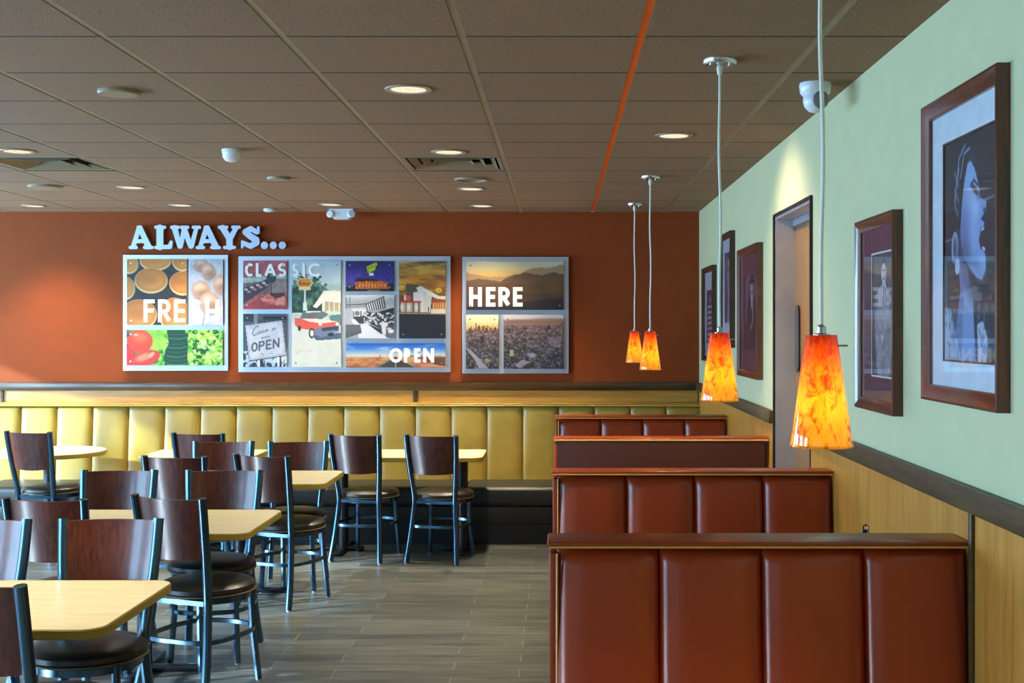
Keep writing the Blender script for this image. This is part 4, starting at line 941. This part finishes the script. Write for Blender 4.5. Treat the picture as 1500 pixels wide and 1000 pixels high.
YB = WALLY - .036          # face of the aluminium boards
YP = YB - .022             # face of the photo panels
def zx(px, py, d): p = at(px, py, d); return p[0], p[2]
def board(x0, y0, x1, y1, label, name='wall_display'):
    X0, Z1 = zx(x0, y0, YB); X1, Z0 = zx(x1, y1, YB)
    t = thing(name, label, 'wall art', ((X0 + X1) / 2, WALLY, Z0), 0, 'aluminium picture boards on the rust wall')
    o = MB().box((X0, YB, Z0), (X1, WALLY - .0005, Z1), .002, 1).build('backing_board', 'alum', t); o.matrix_parent_inverse = Matrix.Translation(-Vector(t.location)); t['_'] = 0; del t['_']
    return t
def photo(t, org, sc, box, paint, name='photo_panel', texts=(), pins=True):
    """box in the coordinates of an enlarged crop: photo px = org + box / sc"""
    X0, Z1 = zx(org[0] + box[0] / sc, org[1] + box[1] / sc, YP); X1, Z0 = zx(org[0] + box[2] / sc, org[1] + box[3] / sc, YP)
    o = picture(name, paint, box, (X0, YP, Z1), (X1 - X0, 0, 0), (0, 0, Z0 - Z1), (0, -1, 0), 'print', t, .0045, .006, .66)
    inv = Matrix.Translation(-Vector(t.location)); o.matrix_parent_inverse = inv
    if pins:
        for ax in (X0 + .035, X1 - .035):
            for az in (Z0 + .035, Z1 - .035):
                V = MB().sweep([(ax, YB, az), (ax, YP - .004, az)], [(.0065 * math.cos(2 * PI * q / 12), .0065 * math.sin(2 * PI * q / 12)) for q in range(12)]); p = V.build('standoff_pin', 'pin', o)
    if texts:
        mb = MB()
        for (ch, a0, a1, b0, b1, tk) in texts:
            gx0, gz1 = zx(org[0] + a0 / sc, org[1] + b0 / sc, YP); gx1, gz0 = zx(org[0] + a1 / sc, org[1] + b1 / sc, YP); glyph(mb, ch, gx0, gx1, gz0, gz1, YP - .0005, tk, .0025)
        mb.build('lettering', 'print_white', o)
    return o
b1 = board(180, 373, 334, 543, 'aluminium picture board with pancakes, eggs and vegetables lettered FRESH')
org, sc = (170, 370), 5.556
photo(b1, org, sc, (88, 52, 575, 588), im_pancakes, texts=[('F', 225, 315, 380, 566, .033), ('R', 342, 448, 380, 566, .033), ('E', 472, 566, 380, 566, .033)])
photo(b1, org, sc, (603, 55, 870, 590), im_eggs, texts=[('S', 612, 700, 382, 568, .03), ('H', 727, 842, 382, 568, .033)])
photo(b1, org, sc, (85, 628, 868, 917), im_veg)
b2 = board(349, 375, 660, 545, 'wide aluminium picture board with six photos lettered CLASSIC and OPEN')
org, sc = (345, 370), 5.556
photo(b2, org, sc, (62, 65, 418, 460), im_diner, texts=[('C', 78, 140, 85, 195, .022), ('L', 166, 212, 85, 195, .022), ('A', 236, 330, 85, 195, .022), ('S', 346, 412, 85, 195, .022)])
photo(b2, org, sc, (62, 497, 418, 930), im_open)
photo(b2, org, sc, (458, 65, 858, 930), im_car, texts=[('S', 462, 514, 85, 195, .022), ('I', 545, 566, 85, 195, .022), ('C', 592, 682, 85, 195, .022)])
org, sc = (500, 375), 8.0
photo(b2, org, sc, (50, 57, 615, 412), im_night)
photo(b2, org, sc, (50, 455, 620, 965), im_bw)
photo(b2, org, sc, (675, 60, 1222, 965), im_sunset)
photo(b2, (500, 490), 9.09, (60, 115, 1388, 437), im_road, texts=[('O', 640, 812, 180, 372, .026), ('P', 835, 918, 180, 372, .026), ('E', 970, 1052, 180, 372, .026), ('N', 1090, 1235, 180, 372, .026)])
b3 = board(677, 376, 833, 547, 'aluminium picture board with mountains and city views lettered HERE')
org, sc = (675, 370), 5.556
photo(b3, org, sc, (45, 70, 838, 465), im_hills, texts=[('H', 68, 172, 280, 438, .033), ('E', 205, 282, 280, 438, .033), ('R', 306, 402, 280, 438, .033), ('E', 425, 503, 280, 438, .033)])
photo(b3, org, sc, (42, 508, 308, 945), im_skyline)
photo(b3, org, sc, (348, 508, 838, 945), im_city)

# ALWAYS... slab lettering, each letter standing off the wall (capsule strokes: p, q, r0, r1 in cap heights)
def SL(a, b, r): return (a, b, r, r)
SLAB = {
 'A': [((.20, .10), (.46, .90), .10, .105), ((.50, .90), (.86, .12), .11, .135), ((.26, .34), (.74, .34), .085, .085), SL((.07, .07), (.34, .07), .07), SL((.70, .07), (1.03, .07), .07), SL((.42, .93), (.54, .93), .07)],
 'L': [((.24, .1), (.24, .9), .145, .145), SL((.07, .07), (.64, .07), .07), SL((.07, .93), (.44, .93), .07), ((.66, .10), (.72, .30), .10, .065), SL((.30, .09), (.62, .09), .09)],
 'W': [((.20, .9), (.42, .12), .125, .10), ((.62, .84), (.46, .12), .10, .10), ((.62, .86), (.90, .12), .125, .10), ((1.16, .9), (.94, .12), .085, .10), SL((.07, .93), (.36, .93), .07), SL((.50, .93), (.78, .93), .07), SL((1.02, .93), (1.29, .93), .07), ((.42, .1), (.45, .1), .08, .08)],
 'Y': [((.22, .9), (.50, .46), .13, .13), ((.82, .9), (.54, .46), .09, .13), ((.52, .5), (.52, .1), .14, .14), SL((.07, .93), (.40, .93), .07), SL((.66, .93), (.95, .93), .07), SL((.30, .07), (.74, .07), .07)],
 'S': [((.64, .72), (.40, .87), .10, .11), ((.40, .87), (.19, .73), .11, .13), ((.19, .72), (.38, .55), .13, .13), ((.38, .55), (.60, .40), .13, .145), ((.60, .40), (.62, .28), .145, .14), ((.62, .28), (.40, .12), .14, .11), ((.40, .12), (.14, .24), .11, .10), SL((.70, .70), (.70, .92), .055), SL((.06, .08), (.06, .32), .055)],
 '.': [((.17, .16), (.17, .16), .16, .16)]}
def letter(ch, x0, x1, label):
    y0, y1 = 62, 268; yl = WALLY - .05
    X0, Z1 = zx(180 + x0 / 6, 320 + y0 / 6, yl); X1, Z0 = zx(180 + x1 / 6, 320 + y1 / 6, yl)
    St = SLAB[ch]; hgt = Z1 - Z0
    ux0 = min(min(p[0] - r0, q[0] - r1) for p, q, r0, r1 in St); ux1 = max(max(p[0] + r0, q[0] + r1) for p, q, r0, r1 in St); sx = (X1 - X0) / (ux1 - ux0)
    mb = MB()
    for k, (p, q, r0, r1) in enumerate(St):
        mb.prism(capsule(p, q, r0, r1, 10), lambda u, v, h: (X0 + (u - ux0) * sx, yl - h, Z0 + v * hgt), -.025, k * .00015)
    o = mb.build('sign_letter', 'letter_silver'); tag(o, label, 'letter', 'slab letters spelling ALWAYS'); return o
letter('A', 50, 270, 'raised silver slab letter A at the start of the wall word')
letter('L', 275, 437, 'raised silver slab letter L on the rust wall')
letter('W', 414, 686, 'raised silver slab letter W on the rust wall')
letter('A', 640, 862, 'raised silver slab letter A between W and Y')
letter('Y', 834, 1036, 'raised silver slab letter Y on the rust wall')
letter('S', 1038, 1202, 'raised silver slab letter S on the rust wall')
letter('.', 1212, 1275, 'round silver dot directly after the letter S'); letter('.', 1290, 1352, 'round silver dot in the middle of three after the wall word'); letter('.', 1368, 1432, 'round silver dot ending the wall word, last of three')

# framed pictures on the right wall
def framed(ya, yb, z0, z1, fw, wood_, mat_, marg, paint, label, depth=.036, inner=None):
    """ya..yb nearest to farthest edge; picture looks toward -X"""
    t = thing('picture_frame', label, 'framed picture', (WALLX, (ya + yb) / 2, z0), 0, 'framed pictures on the mint wall'); inv = Matrix.Translation(-Vector(t.location))
    xf = WALLX - depth
    mb = MB()
    # moulding profile swept round with mitred corners
    prof = [(0, 0), (0, depth), (.008, depth + .002), (fw * .45, depth - .002), (fw * .8, depth - .012), (fw, depth - .014), (fw, .006)]
    rings = []
    for (ins, hh) in prof: rings.append([(WALLX - hh, ya + ins, z0 + ins), (WALLX - hh, yb - ins, z0 + ins), (WALLX - hh, yb - ins, z1 - ins), (WALLX - hh, ya + ins, z1 - ins)])
    V = [p for r in rings for p in r]; Fc = []
    for i in range(len(prof) - 1):
        for j in range(4): Fc.append((i * 4 + j, i * 4 + (j + 1) % 4, (i + 1) * 4 + (j + 1) % 4, (i + 1) * 4 + j))
    parts = [mb.add(V, Fc).build('frame', wood_, t, sharp=25)]
    a, b, c, d = ya + fw, yb - fw, z0 + fw, z1 - fw; m = marg
    xm = WALLX - .012
    mm = MB()
    for (p0, p1, q0, q1) in ((a, a + m[0], c, d), (b - m[1], b, c, d), (a + m[0], b - m[1], d - m[2], d), (a + m[0], b - m[1], c, c + m[3])): mm.box((xm, p0, q0), (xm + .004, p1, q1))
    parts.append(mm.build('mat_board', mat_, t))
    if inner:
        mm = MB(); k = .006; p0, p1, q0, q1 = a + m[0], b - m[1], c + m[3], d - m[2]
        for (s0, s1, r0, r1) in ((p0, p0 + k, q0, q1), (p1 - k, p1, q0, q1), (p0 + k, p1 - k, q1 - k, q1), (p0 + k, p1 - k, q0, q0 + k)): mm.box((xm - .0006, s0, r0), (xm + .002, s1, r1))
        parts.append(mm.build('mat_bevel', inner, t))
    # seen from the room the far edge is on the left
    parts.append(picture('print', paint, (0, 0, 1, 1.4), (xm + .0045, b - m[1] + .004, d - m[2] + .004), (0, -(b - a - m[0] - m[1] + .008), 0), (0, 0, -(d - c - m[2] - m[3] + .008)), (-1, 0, 0), 'paper', t, .0032, .003, .82))
    parts.append(MB().box((WALLX - .0195, a, c), (WALLX - .018, b, d)).build('glazing', 'glass', t))
    for p in parts: p.matrix_parent_inverse = inv
framed(3.32, 4.02, 1.48, 2.398, .048, 'frame_wood', 'mat_pale', (.026, .105, .088, .075), im_singer, 'largest framed picture, closest: singer in profile with open mouth, pale mat', inner='frame_dark')
framed(4.36, 4.925, 1.40, 2.112, .042, 'frame_wood', 'mat_plum', (.04, .13, .088, .082), im_leaning, 'framed picture of a standing man in a jacket, plum mat, beside the singer portrait', inner='white_bevel')
framed(7.36, 8.2, 1.405, 2.205, .045, 'frame_wood', 'mat_plum', (.10, .14, .13, .12), im_hatman, 'framed picture of a person in a dark hat and coat, nearest beyond the door')
framed(8.53, 9.12, 1.575, 2.365, .04, 'frame_dark', 'mat_pale', (.06, .08, .09, .13), im_dancer, 'higher-hung framed picture behind the second pendant cord')
framed(9.53, 10.24, 1.45, 2.185, .04, 'frame_dark', 'mat_pale', (.09, .1, .14, .1), im_stripes, 'farthest framed picture, pale stripes on violet, by the corner')

# ------------------------------------------------------------------ daylight, world and camera
DAY = (.36, .67, 1.0)
for (s0, s1, z0, z1), e in zip(LW, (230, 230, 240, 380)):
    light('daylight', 'AREA', (LEFTX - .03, (s0 + s1) / 2, (z0 + z1) / 2), e, DAY, None, (0, -PI / 2, 0), shape='RECTANGLE', size=z1 - z0 - .1, size_y=s1 - s0 - .1)
for (s0, s1, z0, z1) in RW:
    light('daylight', 'AREA', ((s0 + s1) / 2, REARY - .03, (z0 + z1) / 2), 6, (.7, .85, 1), None, (PI / 2, 0, 0), shape='RECTANGLE', size=s1 - s0 - .1, size_y=z1 - z0 - .1)

sd = Vector((.90, .38, -.36)); light('sun', 'SUN', (-12, 3, 5), 20.0, (.70, .86, 1), None, sd.to_track_quat('-Z', 'Y').to_euler(), angle=math.radians(1.5))
wd = bpy.data.worlds.new('World'); SC.world = wd; wd.use_nodes = True
wd.node_tree.nodes['Background'].inputs[0].default_value = (.45, .68, 1, 1); wd.node_tree.nodes['Background'].inputs[1].default_value = 1.0

cam = bpy.data.cameras.new('camera'); co = bpy.data.objects.new('camera', cam); COL.objects.link(co)
co.location = (0, 0, EYE); co.rotation_euler = (PI / 2, 0, 0)
cam.sensor_fit = 'HORIZONTAL'; cam.sensor_width = 36; cam.lens = 36 * F / 1500
cam.shift_x = -70 / 1500; cam.shift_y = -18 / 1500; cam.clip_start = .05; cam.clip_end = 60
SC.camera = co
vs = SC.view_settings
vs.view_transform = 'Standard'; vs.look = 'None'; vs.exposure = 0; vs.gamma = 1; vs.use_curve_mapping = False
